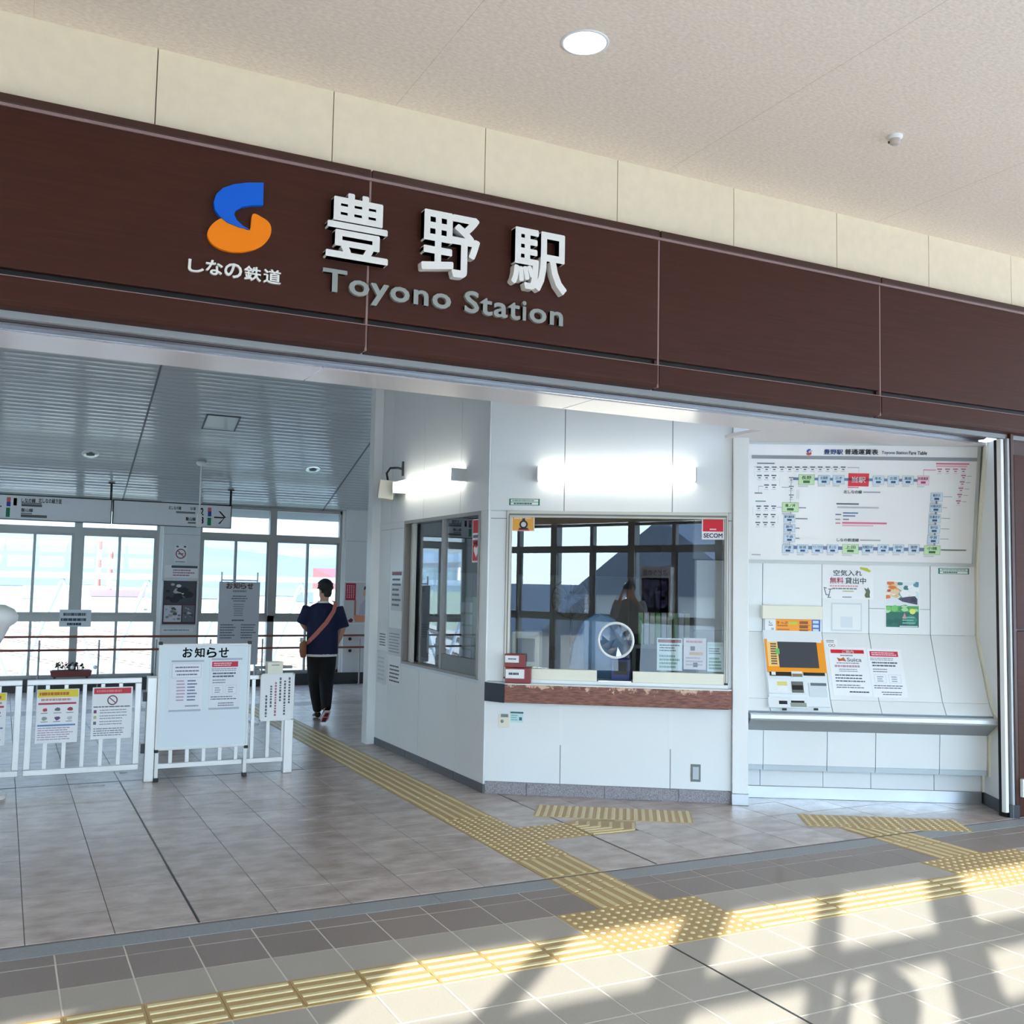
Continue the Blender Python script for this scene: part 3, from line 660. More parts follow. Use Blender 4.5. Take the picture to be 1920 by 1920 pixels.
# counter ledge: worn red-brown wood
def wood_mat():
    m = mat('worn_red_brown_wood', (112, 66, 56), 0.5, var=0.3, scale=5, stretch=(3, 3, 22), bump=0.12, bscale=30, tint=(160, 104, 88)); t = m.node_tree; N = t.nodes; L = t.links; b = N['Principled BSDF']
    g = N.new('ShaderNodeNewGeometry'); n = N.new('ShaderNodeTexNoise'); n.inputs['Scale'].default_value = 9; n.inputs['Detail'].default_value = 8; n.inputs['Roughness'].default_value = 0.8
    sx = N.new('ShaderNodeSeparateXYZ'); L.new(g.outputs['Position'], sx.inputs[0]); L.new(g.outputs['Position'], n.inputs['Vector'])
    r = N.new('ShaderNodeMapRange'); L.new(sx.outputs['Z'], r.inputs[0]); r.inputs[1].default_value = 0.83; r.inputs[2].default_value = 0.925; r.inputs[3].default_value = -0.06; r.inputs[4].default_value = 0.14
    ad = N.new('ShaderNodeMath'); ad.operation = 'ADD'; L.new(r.outputs[0], ad.inputs[0]); L.new(n.outputs['Fac'], ad.inputs[1])
    gt = N.new('ShaderNodeMapRange'); L.new(ad.outputs[0], gt.inputs[0]); gt.inputs[1].default_value = 0.62; gt.inputs[2].default_value = 0.66
    mx = N.new('ShaderNodeMix'); mx.data_type = 'RGBA'; src = b.inputs['Base Color'].links[0].from_socket
    L.new(gt.outputs[0], mx.inputs['Factor']); L.new(src, mx.inputs['A']); mx.inputs['B'].default_value = (*lin((222, 186, 160)), 1); L.new(mx.outputs['Result'], b.inputs['Base Color']); return m
WOOD = wood_mat()
ct = thing('counter_ledge', 'worn red-brown wooden ledge running below the ticket office window', 'counter', BF0.p(1.0, 0.78, 0.06))
FT = Frame((3.688, 7.774, 0), (0.837, -0.547, 0), (-0.547, -0.837, 0), (0, 0, 1))
MB().prism(FT, [(0.0, 0.0), (2.02, 0.0), (2.02, 0.10), (1.99, 0.14), (0.17, 0.14), (-0.0, 0.03)], 0.77, 0.918).build('ledge_board', WOOD, ct, bevel=0.006)
MB().prism(FT, [(0.0, 0.0), (0.166, 0.143), (0.17, 0.15), (-0.012, 0.034), (-0.012, 0.0)], 0.768, 0.922).build('dark_corner_cap', mat('dark_blue_grey_cap', (58, 66, 78), 0.4), ct)
MB().prism(FT, [(0.0, 0.0), (2.02, 0.0), (2.02, 0.10), (1.99, 0.14), (0.17, 0.14), (-0.0, 0.03)], 0.919, 0.927).build('white_top', PLASTW, ct)
# slot and side window
W2 = setting('window_21')
FW = [(LW0, LW1, 2.34, 2.375), (LW0, LW1, 0.925, 0.95), (LW0, LW0+0.03, 0.95, 2.34), (LW1-0.03, LW1, 0.95, 2.34)]
SFR = mat('dull_bronze_frame', (150, 146, 142), 0.4, 0.3)
for a, b_, c, d in FW: boxo('frame', BL0, a, b_, c, d, -0.09, 0.012, SFR, W2, 0.002)
for k in range(4): boxo('sliding_stile', BL0, LW0+0.04+0.055*k, LW0+0.075+0.055*k, 0.95, 2.34, -0.075+0.012*k, -0.05+0.012*k, OFR, W2)
boxo('stile', BL0, 1.745, 1.80, 0.95, 2.34, -0.05, 0.0, SFR, W2); boxo('sash_bottom', BL0, 1.80, LW1-0.03, 0.95, 1.09, -0.045, -0.005, ALUD, W2)
boxo('pane', BL0, 1.80, LW1-0.03, 1.09, 2.34, -0.025, -0.02, GL_B, W2); boxo('pane', BL0, LW0+0.26, 1.745, 0.95, 2.34, -0.065, -0.06, GL_B, W2)
boxo('sill_strip', BL0, LW0-0.02, LW1+0.02, 0.900, 0.925, 0.0, 0.012, STEEL, W2)

# wall lights
def tube_light(name, label, fr, u0, u1, z0, z1, dep):
    t = thing(name, label, 'wall light', fr.p((u0+u1)/2, z0, 0)); f = fr
    MB().box(f, u0+0.03, u1-0.03, z0+0.03, z1-0.03, 0.0, 0.03).build('backplate', PLASTW, t)
    pr = [(0.03, z0+0.012), (dep*0.75, z0), (dep, z0+0.018), (dep, z1-0.012), (dep-0.012, z1), (0.03, z1)]
    g = Frame(f.p(u0+0.012, 0), f.n, f.v, f.u)
    MB().prism(g, pr, 0, u1-u0-0.024).build('diffuser', LAMP, t)
    for a, b_ in ((u0, u0+0.012), (u1-0.012, u1)): MB().prism(Frame(f.p(a, 0), f.n, f.v, f.u), [(0, z0-0.002), (dep+0.004, z0-0.002), (dep+0.004, z1+0.002), (0, z1+0.002)], 0, b_-a).build('end_cap', mat('grey_white_cap', (200, 204, 206), 0.4), t)
tube_light('tube_light', 'lit fluorescent wall light above the ticket counter window', BF0, 0.40, 1.73, 2.625, 2.735, 0.11)
tube_light('tube_light', 'lit fluorescent wall light on the office side wall beside the grey speaker', BL0, 10.545-9.80, 10.545-8.26, 2.66, 2.77, 0.14)
t = thing('wall_speaker', 'cream tilted loudspeaker box on a bent bracket left of the side wall light', 'speaker', BL0.p(0.6, 2.6, 0.1))
sf_ = Frame(BL0.p(0.40, 2.60, 0.09), (-0.35, -0.93, 0.0), (0.12, 0.05, 1), None)
MB().box(sf_, 0.0, 0.27, 0.0, 0.2, -0.08, 0.08).build('case', PLASTC, t, bevel=0.01)
MB().box(sf_, 0.02, 0.25, 0.02, 0.18, 0.081, 0.086).build('grille', mat('speaker_grille', (196, 192, 176), 0.7), t)
MB().tube([BL0.p(0.67, 2.92, 0.0), BL0.p(0.66, 2.93, 0.06), BL0.p(0.60, 2.93, 0.12), BL0.p(0.55, 2.88, 0.14), BL0.p(0.54, 2.80, 0.12)], 0.012).build('bracket_arm', DKGREY, t)
boxo('bracket_plate', BL0, 0.65, 0.69, 2.85, 3.0, 0.0, 0.012, DKGREY, t)

# stickers and notices on the office
def d_green(b, f, W_, H_):
    q(b, f, W_, H_, 0, 1, 0, 1, (44, 120, 92)); q(b, f, W_, H_, 0.05, 0.95, 0.54, 0.9, (232, 240, 236), N2); q(b, f, W_, H_, 0.05, 0.95, 0.08, 0.46, (232, 240, 236), N2)
    bars(b, f, 0.1*W_, 0.9*W_, 0.6*H_, 0.85*H_, 1, (110, 160, 140), 0.6, 0.003); bars(b, f, 0.15*W_, 0.75*W_, 0.12*H_, 0.42*H_, 1, (60, 110, 92), 0.7, 0.003)
sheet('green_label', 'small green and white strip label above the counter window', 'label', BF0, (955, 935, 1012, 948), d_green)
sheet('green_label', 'small green and white strip label under the fare board by the right jamb', 'label', Frame((5.672-0.491*-0.08, 6.817-0.871*-0.08, 0), EU), (1759, 1065, 1817, 1077), d_green)
BG = Frame(BF0.p(0, 0, 0.004), BF0.u)
def d_train(b, f, W_, H_):
    q(b, f, W_, H_, 0.03, 0.97, 0.04, 0.96, (240, 176, 74)); bars(b, f, 0.1*W_, 0.95*W_, 0.74*H_, 0.9*H_, 1, (250, 214, 190), 0.7, N2)
    cx_, cy_ = 0.52*W_, 0.42*H_; r_ = 0.2*H_
    b.poly(f, [(cx_+r_*1.35*math.cos(a*math.pi/9), cy_+r_*1.35*math.sin(a*math.pi/9)) for a in range(18)], N2, flat((40, 40, 44)))
    b.poly(f, [(cx_+r_*0.8*math.cos(a*math.pi/9), cy_+r_*0.8*math.sin(a*math.pi/9)) for a in range(18)], 0.0032, flat((214, 214, 218)))
    q(b, f, W_, H_, 0.46, 0.58, 0.66, 0.82, (40, 40, 44), N2); q(b, f, W_, H_, 0.32, 0.72, 0.1, 0.2, (60, 40, 44), N2); q(b, f, W_, H_, 0.28, 0.78, 0.03, 0.1, (206, 60, 70), N2)
sheet('orange_train_sticker', 'orange sticker with a front view of a steam engine in the window corner', 'sticker', BG, (960, 966, 1002, 996), d_train)
def d_sec(b, f, W_, H_):
    q(b, f, W_, H_, 0.05, 0.95, 0.36, 0.96, (212, 24, 50)); tx(b, f, W_, H_, 'SECOM', 0.08, 0.08, 0.92, 0.28, (60, 40, 110), 0.03); bars(b, f, 0.35*W_, 0.7*W_, 0.42*H_, 0.5*H_, 1, (250, 220, 225), 0.7, N2)
sheet('red_security_sticker', 'red and white security company sticker in the upper right window corner', 'sticker', BG, (1316, 970, 1358, 1012), d_sec)
BLG = Frame(BL0.p(0, 0, -0.018), BL0.u)
def d_aed(b, f, W_, H_):
    q(b, f, W_, H_, 0.06, 0.94, 0.68, 0.98, (206, 22, 48)); bars(b, f, 0.1*W_, 0.9*W_, 0.56*H_, 0.64*H_, 1, (90, 70, 110), 0.8, N2); q(b, f, W_, H_, 0.06, 0.94, 0.04, 0.52, (206, 30, 50))
    tx(b, f, W_, H_, 'AED', 0.14, 0.40, 0.86, 0.50, (250, 240, 240), 0.03)
    b.poly(f, [((0.5+x)*W_, (0.24+y*0.5)*H_) for x, y in ((0, -0.26), (0.28, 0.05), (0.3, 0.2), (0.14, 0.27), (0, 0.18), (-0.14, 0.27), (-0.3, 0.2), (-0.28, 0.05))], N2, flat((250, 244, 244)))
u_, z_ = BLG.at(887, 980)
sheet('red_aed_sticker', 'tall red defibrillator sticker with a white heart on the side window', 'sticker', BLG, None, d_aed, wh=(u_, 1.93, 0.17, 0.38))
def d_txt(seed, c=INK, n=7, head=None):
    def g(b, f, W_, H_):
        if head: q(b, f, W_, H_, 0.05, 0.95, 0.88, 0.97, head)
        bars(b, f, 0.1*W_, 0.9*W_, 0.08*H_, 0.84*H_, n, c, 0.4, N1, seed)
    return g
def d_big(b, f, W_, H_):
    for k, s in enumerate('定期券'): tx(b, f, W_, H_, s, 0.25, 0.72-0.26*k, 0.75, 0.92-0.26*k, INK, 0.03)
    q(b, f, W_, H_, 0.1, 0.9, 0.93, 0.98, (150, 80, 90))
CLRP = mat('laminated_sheet', (226, 230, 234), 0.15)
for nm, lab, px, dr, m_ in (
    ('wall_notice', 'narrow white laminated notice with large characters high on the side wall', (735, 1070, 753, 1146), d_txt(3, (84, 90, 100), 6, (150, 100, 110)), CLRP),
    ('wall_notice', 'small black-framed notice left of the side wall panel joint', (711, 1180, 726, 1216), d_txt(5, (90, 96, 104), 5), None),
    ('wall_notice', 'glossy laminated notice below the narrow one on the side wall', (728, 1176, 753, 1232), d_txt(6, (140, 146, 156), 7), CLRP),
    ('wall_notice', 'glossy hanging pocket under the small black-framed notice', (708, 1218, 724, 1284), d_txt(7, (176, 182, 190), 6), CLRP),
    ('wall_notice', 'black-bordered notice sheet lowest beside the side window', (729, 1236, 752, 1288), d_txt(8, INK, 5), None)):
    sheet(nm, lab, 'notice', Frame(BL0.p(0, 0, 0.001), BL0.u), px, dr, m_)
# outlet, covers
t = thing('wall_outlet', 'cream outlet plate with a small socket below the counter ledge', 'outlet', BF0.p(0.155, 0.55, 0))
boxo('plate', BF0, 0.108, 0.202, 0.548, 0.655, 0, 0.008, PLASTC, t, 0.003); boxo('latch', BF0, 0.13, 0.19, 0.635, 0.66, 0.008, 0.02, ALUD, t); MB().lathe(BF0.sub(0.14, 0.6, 0.008), [(0.014, 0), (0.014, 0.004), (0.001, 0.004)], 14).build('socket', GREY, t)
def d_bear(b, f, W_, H_):
    q(b, f, W_, H_, 0, 1, 0.84, 1, (40, 110, 110)); bars(b, f, 0.05*W_, 0.65*W_, 0.15*H_, 0.75*H_, 3, (120, 180, 186), 0.5, N1, 2); q(b, f, W_, H_, 0.68, 0.9, 0.2, 0.5, (40, 110, 130), N2)
sheet('teal_notice', 'small pale teal notice card right beside the cream outlet', 'notice', BF0, (957, 1334, 981, 1355), d_bear, mat('pale_teal_card', (206, 232, 234), 0.6))
t = thing('floor_outlet', 'small grey framed outlet low on the right of the office front wall', 'outlet', BF0.p(1.742, 0.17, 0))
boxo('frame', BF0, 1.703, 1.781, 0.165, 0.305, 0, 0.008, ALUD, t, 0.002); boxo('cover', BF0, 1.718, 1.766, 0.185, 0.285, 0.008, 0.012, mat('outlet_grey', (186, 194, 200), 0.4), t)
# leaflet boxes on the ledge
REDB = mat('red_brown_box', (128, 30, 34), 0.4)
for k, (s0, s1, z0, z1, n0, n1, lab) in enumerate(((0.17, 0.38, 0.928, 1.055, 0.02, 0.12, 'lower dark red leaflet box with a white label on the ledge'), (0.16, 0.33, 1.056, 1.165, 0.0, 0.09, 'upper dark red leaflet box stacked at the left end of the ledge'))):
    t = thing('leaflet_box', lab, 'box', BF0.p((s0+s1)/2, z0, (n0+n1)/2)); boxo('case', BF0, s0, s1, z0, z1, n0, n1, REDB, t, 0.003)
    boxo('label_card', BF0, s0+0.004, s1-0.05, z0+0.04, z1-0.012, n1, n1+0.003, PAPER, t); b = MB(); bars(b, BF0.sub(0, 0, n1+0.002), s0+0.03, s1-0.07, z0+0.06, z1-0.03, 1, INK, 0.5); b.build('print', None, t)
# sheets standing inside the glass
BI = Frame(BF0.p(0, 0, -0.02), BF0.u)
def d_form(head, acc, seed):
    def g(b, f, W_, H_):
        q(b, f, W_, H_, 0.04, 0.96, 0.86, 0.96, head); bars(b, f, 0.1*W_, 0.9*W_, 0.58*H_, 0.82*H_, 3, acc, 0.45, N1, seed); bars(b, f, 0.1*W_, 0.9*W_, 0.06*H_, 0.5*H_, 4, (120, 160, 140), 0.6, N1, seed+1)
    return g
sheet('counter_sheet', 'white sheet with a dark red heading standing behind the counter glass', 'notice', BI, (1232, 1196, 1279, 1258), d_form((150, 60, 60), INK, 1), mat('mint_white', (232, 244, 240), 0.6))
def d_f2(b, f, W_, H_):
    bars(b, f, 0.1*W_, 0.9*W_, 0.84*H_, 0.93*H_, 1, (214, 130, 120), 0.7, N1); q(b, f, W_, H_, 0.3, 0.5, 0.6, 0.74, (90, 70, 50)); q(b, f, W_, H_, 0.25, 0.85, 0.46, 0.55, (226, 176, 90)); bars(b, f, 0.1*W_, 0.9*W_, 0.1*H_, 0.42*H_, 3, (196, 170, 170), 0.5, N1, 9); q(b, f, W_, H_, 0.42, 0.62, 0.08, 0.22, (70, 70, 80))
sheet('counter_sheet', 'pinkish sheet with an orange band, middle one behind the counter glass', 'notice', BI, (1282, 1196, 1324, 1256), d_f2, mat('pink_white', (242, 228, 228), 0.6))
sheet('counter_sheet', 'pale green-white sheet at the right end behind the counter glass', 'notice', BI, (1326, 1204, 1357, 1260), d_form((200, 220, 214), (110, 120, 130), 4), mat('pale_green_white', (226, 238, 236), 0.6))
# ---- inside the office
boxo('added_dark_lining', Frame(np.array([5.672, 6.817, 0.0])-EN*0.22, EU), -0.30, 1.9, 0.0, 2.6, -0.02, 0.0, IN, wi)  # dark sheet added so the fare wall's back looks unlit
def ip(s, dpt): return BF0.p(s, 0, -dpt)
DESK = mat('office_desk', (150, 148, 142), 0.5); SKY = mat('light_blue_cloth', (128, 172, 214), 0.9, var=0.12, scale=5, bump=0.2)
t = thing('service_desk', 'grey desk standing just behind the ticket window', 'desk', ip(1.0, 0.5)); boxo('desktop', BF0, 0.1, 2.0, 0.80, 0.84, -0.85, -0.12, DESK, t, 0.004)
for s in (0.12, 1.94): boxo('side_panel', BF0, s, s+0.04, 0.01, 0.80, -0.83, -0.15, DESK, t)
t = thing('ticket_terminal', 'beige ticket terminal on the desk at the left behind the glass', 'terminal', ip(0.3, 0.4)); boxo('case', BF0, 0.18, 0.42, 0.841, 1.34, -0.55, -0.25, mat('terminal_beige', (188, 182, 160), 0.5), t, 0.01); boxo('screen', BF0, 0.22, 0.38, 1.08, 1.28, -0.25, -0.245, DKGREY, t); boxo('keyboard', BF0, 0.20, 0.40, 0.9, 0.96, -0.25, -0.22, BLACK, t)
t = thing('office_chair', 'office chair with a light blue cloth draped over its high back', 'chair', ip(0.95, 1.1)); 
MB().prism(BF0, [(0.62, 0.85), (0.66, 1.2), (0.76, 1.42), (0.90, 1.50), (1.06, 1.44), (1.18, 1.22), (1.22, 0.85)], -1.25, -1.05).build('backrest', SKY, t, bevel=0.04)
MB().lathe(Frame(ip(0.92, 0.9), (1, 0, 0), (0, 1, 0)), [(0.001, 0.44), (0.24, 0.44), (0.26, 0.48), (0.24, 0.53), (0.001, 0.54)], 20).build('seat', SKY, t); MB().cyl(ip(0.92, 0.9)+[0, 0, 0.1], ip(0.92, 0.9)+[0, 0, 0.45], 0.03).build('column', BLACK, t)
for k in range(5):
    a = k*2*math.pi/5; pp = ip(0.92, 0.9); MB().cyl(pp+[0, 0, 0.09], pp+[0.26*math.cos(a), 0.26*math.sin(a), 0.05], 0.02).ball(pp+[0.26*math.cos(a), 0.26*math.sin(a), 0.035], 0.025).build('leg', BLACK, t)
t = thing('electric_fan', 'round dark electric fan standing inside the office', 'fan', ip(0.50, 1.5)); ff = Frame(ip(0.62, 1.5)+[0, 0, 1.62], BF0.u)
b = MB()
for k in range(20): a = 2*math.pi*k/20; b.tube([ff.p(0.03*math.cos(a), 0.03*math.sin(a), 0.08), ff.p(0.14*math.cos(a), 0.14*math.sin(a), 0.08), ff.p(0.19*math.cos(a), 0.19*math.sin(a), 0.02)], 0.0025, 5)
b.lathe(ff, [(0.188, 0.01), (0.196, 0.02), (0.188, 0.03), (0.18, 0.02), (0.188, 0.01)], 32); b.build('guard', BLACK, t)
for k in range(4):
    a = k*math.pi/2+0.4; c, s = math.cos(a), math.sin(a); MB().add([ff.p(0.03*c, 0.03*s, 0.04), ff.p(0.16*c-0.05*s, 0.16*s+0.05*c, 0.05), ff.p(0.17*c+0.05*s, 0.17*s-0.05*c, 0.02)], [(0, 1, 2)]).build('blade', DKGREY, t)
MB().lathe(ff, [(0.06, -0.12), (0.07, -0.02), (0.04, 0.05), (0.001, 0.055)], 16).build('motor', BLACK, t); MB().cyl(ff.p(0, -0.1, -0.08), ff.p(0, -1.58, -0.08), 0.014).build('stand_pole', BLACK, t); MB().cyl(ff.p(0, -1.60, -0.08), ff.p(0, -1.57, -0.08), 0.17).build('base', BLACK, t)
t = thing('desk_fan', 'blue square device with a dark front on the desk below the speaking hole', 'device', ip(1.12, 0.25)); boxo('case', BF0, 1.04, 1.20, 0.841, 1.13, -0.32, -0.16, mat('deep_blue_case', (24, 44, 120), 0.4), t, 0.006); boxo('front_panel', BF0, 1.06, 1.18, 1.0, 1.11, -0.16, -0.155, BLACK, t)
t = thing('binder_row', 'row of pale green and white binders on the office shelf', 'binders', ip(1.5, 1.3))
for k in range(9): boxo('binder', BF0, 1.28+0.055*k, 1.325+0.055*k, 1.20, 1.50, -1.5, -1.3, (mat('green_binder', (140, 190, 130), 0.6), PAPER, mat('cream_binder', (214, 222, 190), 0.6))[k % 3], t)
boxo('shelf_board', BF0, 1.2, 2.1, 1.16, 1.195, -1.6, -1.25, DESK, t); boxo('shelf_support', BF0, 1.22, 1.26, 0.01, 1.16, -1.55, -1.3, DESK, t); boxo('shelf_support', BF0, 2.04, 2.08, 0.01, 1.16, -1.55, -1.3, DESK, t)
t = thing('umbrella_case', 'slanting pale plastic-wrapped roll leaning behind the counter glass', 'roll', ip(1.5, 0.25)); MB().cyl(BF0.p(1.42, 0.86, -0.2), BF0.p(1.53, 1.22, -0.2), 0.05, 0.02).build('roll', mat('pale_yellow_wrap', (220, 228, 196), 0.4), t); MB().ball(BF0.p(1.54, 1.25, -0.2), 0.03).build('tip', PAPER, t)
t = thing('printer', 'black printer beside the side window inside the office', 'printer', BL0.p(1.3, 1.0, -0.4)); boxo('case', BL0, LW0+0.30, LW0+0.95, 1.05, 1.42, -0.65, -0.18, BLACK, t, 0.01); boxo('white_front', BL0, LW0+0.32, LW0+0.62, 1.05, 1.27, -0.17, -0.14, PLASTW, t, 0.004); boxo('paper_tray', BL0, LW0+0.66, LW0+0.92, 1.0, 1.13, -0.19, -0.14, PAPER, t)
t = thing('side_desk', 'grey side desk carrying the printer behind the side window', 'desk', BL0.p(1.5, 0.0, -0.4)); boxo('desktop', BL0, LW0+0.1, 1.74, 0.96, 1.0, -0.8, -0.12, DESK, t); boxo('cabinet', BL0, LW0+0.15, 1.7, 0.01, 0.96, -0.78, -0.2, GREY, t)
for o_ in t.children: pass
t = thing('leaflet_stand', 'pale green leaflet stand behind the side window pane', 'stand', BL0.p(1.95, 1.0, -0.2)); boxo('stand_body', BL0, 1.83, 2.05, 0.011, 1.62, -0.3, -0.2, mat('pale_green_leaflets', (196, 214, 196), 0.6), t)
b = MB()
for k in range(5): b.box(BL0, 1.84, 2.04, 1.04+0.11*k, 1.13+0.11*k, -0.2, -0.19+0.004*k, PAPER)
b.build('leaflet', None, t)
for k in range(3):
    t = thing('steel_cabinet', ('grey steel cabinet against the inner office wall, nearest the side window', 'grey steel cabinet against the inner office wall, middle of three', 'grey steel cabinet against the inner office wall, farthest right')[k], 'cabinet', (4.5+1.0*k, 10.2, 0.01), 'steel cabinets')
    cf = Frame((4.1+1.0*k, 10.0, 0.01), (1, 0, 0)); boxo('body', cf, 0, 0.9, 0, 1.85, -0.38, 0, mat('cabinet_grey', (134, 138, 138), 0.45), t)
    for a in (0.01, 0.455): d_ = boxo('door', cf, a, a+0.435, 0.05, 1.83, 0, 0.018, mat('cabinet_door', (146, 150, 150), 0.45), t, 0.003); boxo('handle', cf, 0.42 if a < 0.1 else 0.47, 0.44 if a < 0.1 else 0.49, 0.9, 1.05, 0.018, 0.03, ALUD, d_)

# ================================================================= FARE WALL
FL0 = np.array([5.672, 6.817, 0.0])
def tilt(o0, z0, o1, z1):                        # plane from the lower edge (o0,z0) to the upper edge (o1,z1)
    return Frame(FL0+EN*o0+[0, 0, z0], EU, EN*(o1-o0)+np.array([0, 0, z1-z0])), math.hypot(o1-o0, z1-z0)
ww = setting('wall_fare'); tag(ww, 'white panelled ticket machine wall bending out to a ledge')
FB, HB = tilt(-0.08, 2.0, 0.08, 2.99); FM, HM = tilt(-0.09, 1.385, -0.08, 1.985); FS, HS = tilt(0.17, 0.845, -0.09, 1.383)
FS2, HS2 = tilt(0.25, 0.752, 0.172, 0.843); FU, HU = tilt(0.14, 0.58, 0.325, 0.69); FV, HV = tilt(0.112, 0.295, 0.13, 0.578); FV2, HV2 = tilt(0.10, 0.25, 0.112, 0.293); FK = Frame(FL0+EN*-0.015, EU)
J = [-0.42, 0.146, 0.65, 1.045, 1.56, 1.935]
for a, b_ in zip(J, J[1:]):
    if abs(a-1.045) < 0.01:
        boxo('panel', FM, a+0.003, b_-0.003, 0.0, 0.212, -0.02, 0, WHITE2, ww); boxo('panel', FM, a+0.003, b_-0.003, 0.217, HM, -0.02, 0, WHITE2, ww)
    else: boxo('panel', FM, a+0.003, b_-0.003, 0.0, HM, -0.02, 0, WHITE2, ww)
    boxo('panel', FS, a+0.003, b_-0.003, 0.0, HS, -0.02, 0, WHITE2, ww); boxo('panel', FS2, a+0.003, b_-0.003, 0.0, HS2, -0.02, 0, WHITE2, ww)
J2 = [-0.42, 0.113, 0.636, 1.031, 1.55, 1.935]
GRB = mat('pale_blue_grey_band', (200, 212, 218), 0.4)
for a, b_ in zip(J2, J2[1:]):
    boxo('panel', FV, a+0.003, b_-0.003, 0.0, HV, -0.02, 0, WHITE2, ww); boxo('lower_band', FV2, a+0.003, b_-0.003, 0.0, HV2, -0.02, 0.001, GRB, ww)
    boxo('panel', FK, a+0.003, b_-0.003, 0.10, 0.245, -0.02, 0.0, WHITE2, ww)
boxo('steel_skirting', FK, -0.42, 1.935, 0.0, 0.098, -0.02, 0.012, STEEL, ww, 0.002)
b = MB()
for fr_, h_ in ((FM, HM), (FS, HS), (FS2, HS2), (FV, HV), (FV2, HV2)): b.box(fr_, -0.43, 1.94, 0.0, h_, -0.06, -0.012)
b.box(FK, -0.43, 1.94, 0, 0.245, -0.06, -0.012); b.box(FB, -0.43, 1.94, -0.02, HB+0.03, -0.2, -0.1); b.build('core', JOINT, ww)
# cream end trim following the bend
pr = [(0.20, 3.0), (-0.045, 2.0), (-0.062, 1.40), (0.07, 1.13), (0.25, 0.77), (0.36, 0.745), (0.35, 0.67), (0.16, 0.585), (0.14, 0.25), (0.015, 0.235), (0.012, 0.10)]
b = MB()
for (o0, z0), (o1, z1) in zip(pr, pr[1:]):
    g = Frame(FL0+EU*1.936, EN, (0, 0, 1), EU); dx, dz = o1-o0, z1-z0; L_ = math.hypot(dx, dz); nx, nz = dz/L_, -dx/L_
    b.prism(g, [(o0, z0), (o1, z1), (o1+nx*0.06, z1+nz*0.06), (o0+nx*0.06, z0+nz*0.06)], 0, 0.016)
b.build('end_trim', PLASTC, ww)
# ledge
t = thing('ticket_ledge', 'long white and steel ledge with a grey sloping underside below the ticket machine', 'ledge', FL0+EU*0.9+[0, 0, 0.58])
g = Frame(FL0-EU*0.03, EN, (0, 0, 1), EU)
MB().prism(g, [(0.20, 0.738), (0.325, 0.738), (0.338, 0.728), (0.338, 0.698), (0.325, 0.69), (0.20, 0.69)], 0, 1.97).build('ledge_edge', mat('satin_white_steel', (226, 230, 234), 0.35, 0.25), t, bevel=0.003)
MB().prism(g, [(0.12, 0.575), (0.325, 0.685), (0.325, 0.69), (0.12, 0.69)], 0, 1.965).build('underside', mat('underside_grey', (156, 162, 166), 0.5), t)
boxo('dark_line', Frame(FL0+EN*0.252, EU), -0.42, 1.93, 0.739, 0.752, -0.05, 0.0, mat('blue_grey_line', (124, 140, 150), 0.5), t)  # narrow blue-grey strip along the back of the ledge
# ---- fare board
BDB, BDG, BDP, BDR = (206, 226, 240), (204, 234, 186), (244, 208, 222), (226, 48, 66)
def z4(x, y): return FB.at(1380+x/3.692, 780+y/3.692)
t = thing('fare_board', 'large tilted white fare table board with a railway line diagram above the ticket machine', 'sign', FB.p(0.95, 0, 0))
MB().box(FB, -0.1, 1.91, -0.005, HB-0.005, -0.10, -0.002).build('board', mat('fare_board_white', (238, 236, 234), 0.25, coat=0.3), t)
b = MB(); b.box(FB, -0.1, 1.935, HB-0.012, HB+0.03, -0.1, 0.012).box(FB, -0.1, 1.915, -0.03, -0.004, -0.1, 0.012).box(FB, 1.91, 1.933, -0.03, HB+0.03, -0.1, 0.012); b.build('board_frame', mat('satin_frame', (186, 190, 186), 0.4, 0.3), t)
b = MB(); P0 = FB.sub(0, 0, -0.0008)
def zr(x0, y0, x1, y1, c, n=N1): a = z4(x0, y1); d = z4(x1, y0); b.quad(P0, a[0], d[0], a[1], d[1], n, flat(c))
def zt(s, x0, y0, x1, y1, c, bold=0.02, n=0.0034): a = z4(x0, y1); d = z4(x1, y0); b.text(P0, s, a[0], a[1], d[0], d[1], n, flat(c), bold=bold)
def stn(s, x0, y0, x1, y1, c, tc=(60, 84, 130), fare=True):
    zr(x0, y0, x1, y1, tuple(int(k*0.82) for k in c)); zr(x0+3, y0+3, x1-3, y1-3, c, N2)
    h = y1-y0; wdt = x1-x0; pad = 0.08*wdt if len(s) > 3 else 0.2*wdt
    if fare: zt(s, x0+pad, y0+0.14*h, x1-pad, y0+0.48*h, tc); zr(x0+0.3*wdt, y0+0.60*h, x1-0.3*wdt, y0+0.84*h, tc, 0.003)
    else: zt(s, x0+pad*0.8, y0+0.28*h, x1-pad*0.8, y0+0.72*h, tc, 0.03)
    if fare: a = z4(x0, y1+16); d = z4(x0+0.6*wdt, y1+6); b.quad(P0, a[0], d[0], a[1], d[1], N1, flat((206, 208, 212)))
zt('豊野駅', 607, 231, 742, 266, (74, 104, 170), 0.03); zt('普通運賃表', 752, 231, 985, 266, (44, 50, 60), 0.03); zt('Toyono Station', 1008, 244, 1188, 270, (64, 92, 160), 0.02); zt('Fare Table', 1196, 244, 1322, 268, (44, 50, 60), 0.02)
zt('し', 500, 228, 530, 246, (90, 60, 60)); 
cx_, cy_ = 505, 250
b.poly(P0, [z4(cx_+x, cy_+y) for x, y in ((-18, -6), (-8, -18), (12, -21), (12, -12), (-2, -9), (-4, 0), (6, 8), (-10, 4))], 0.0036, flat((40, 80, 170)))
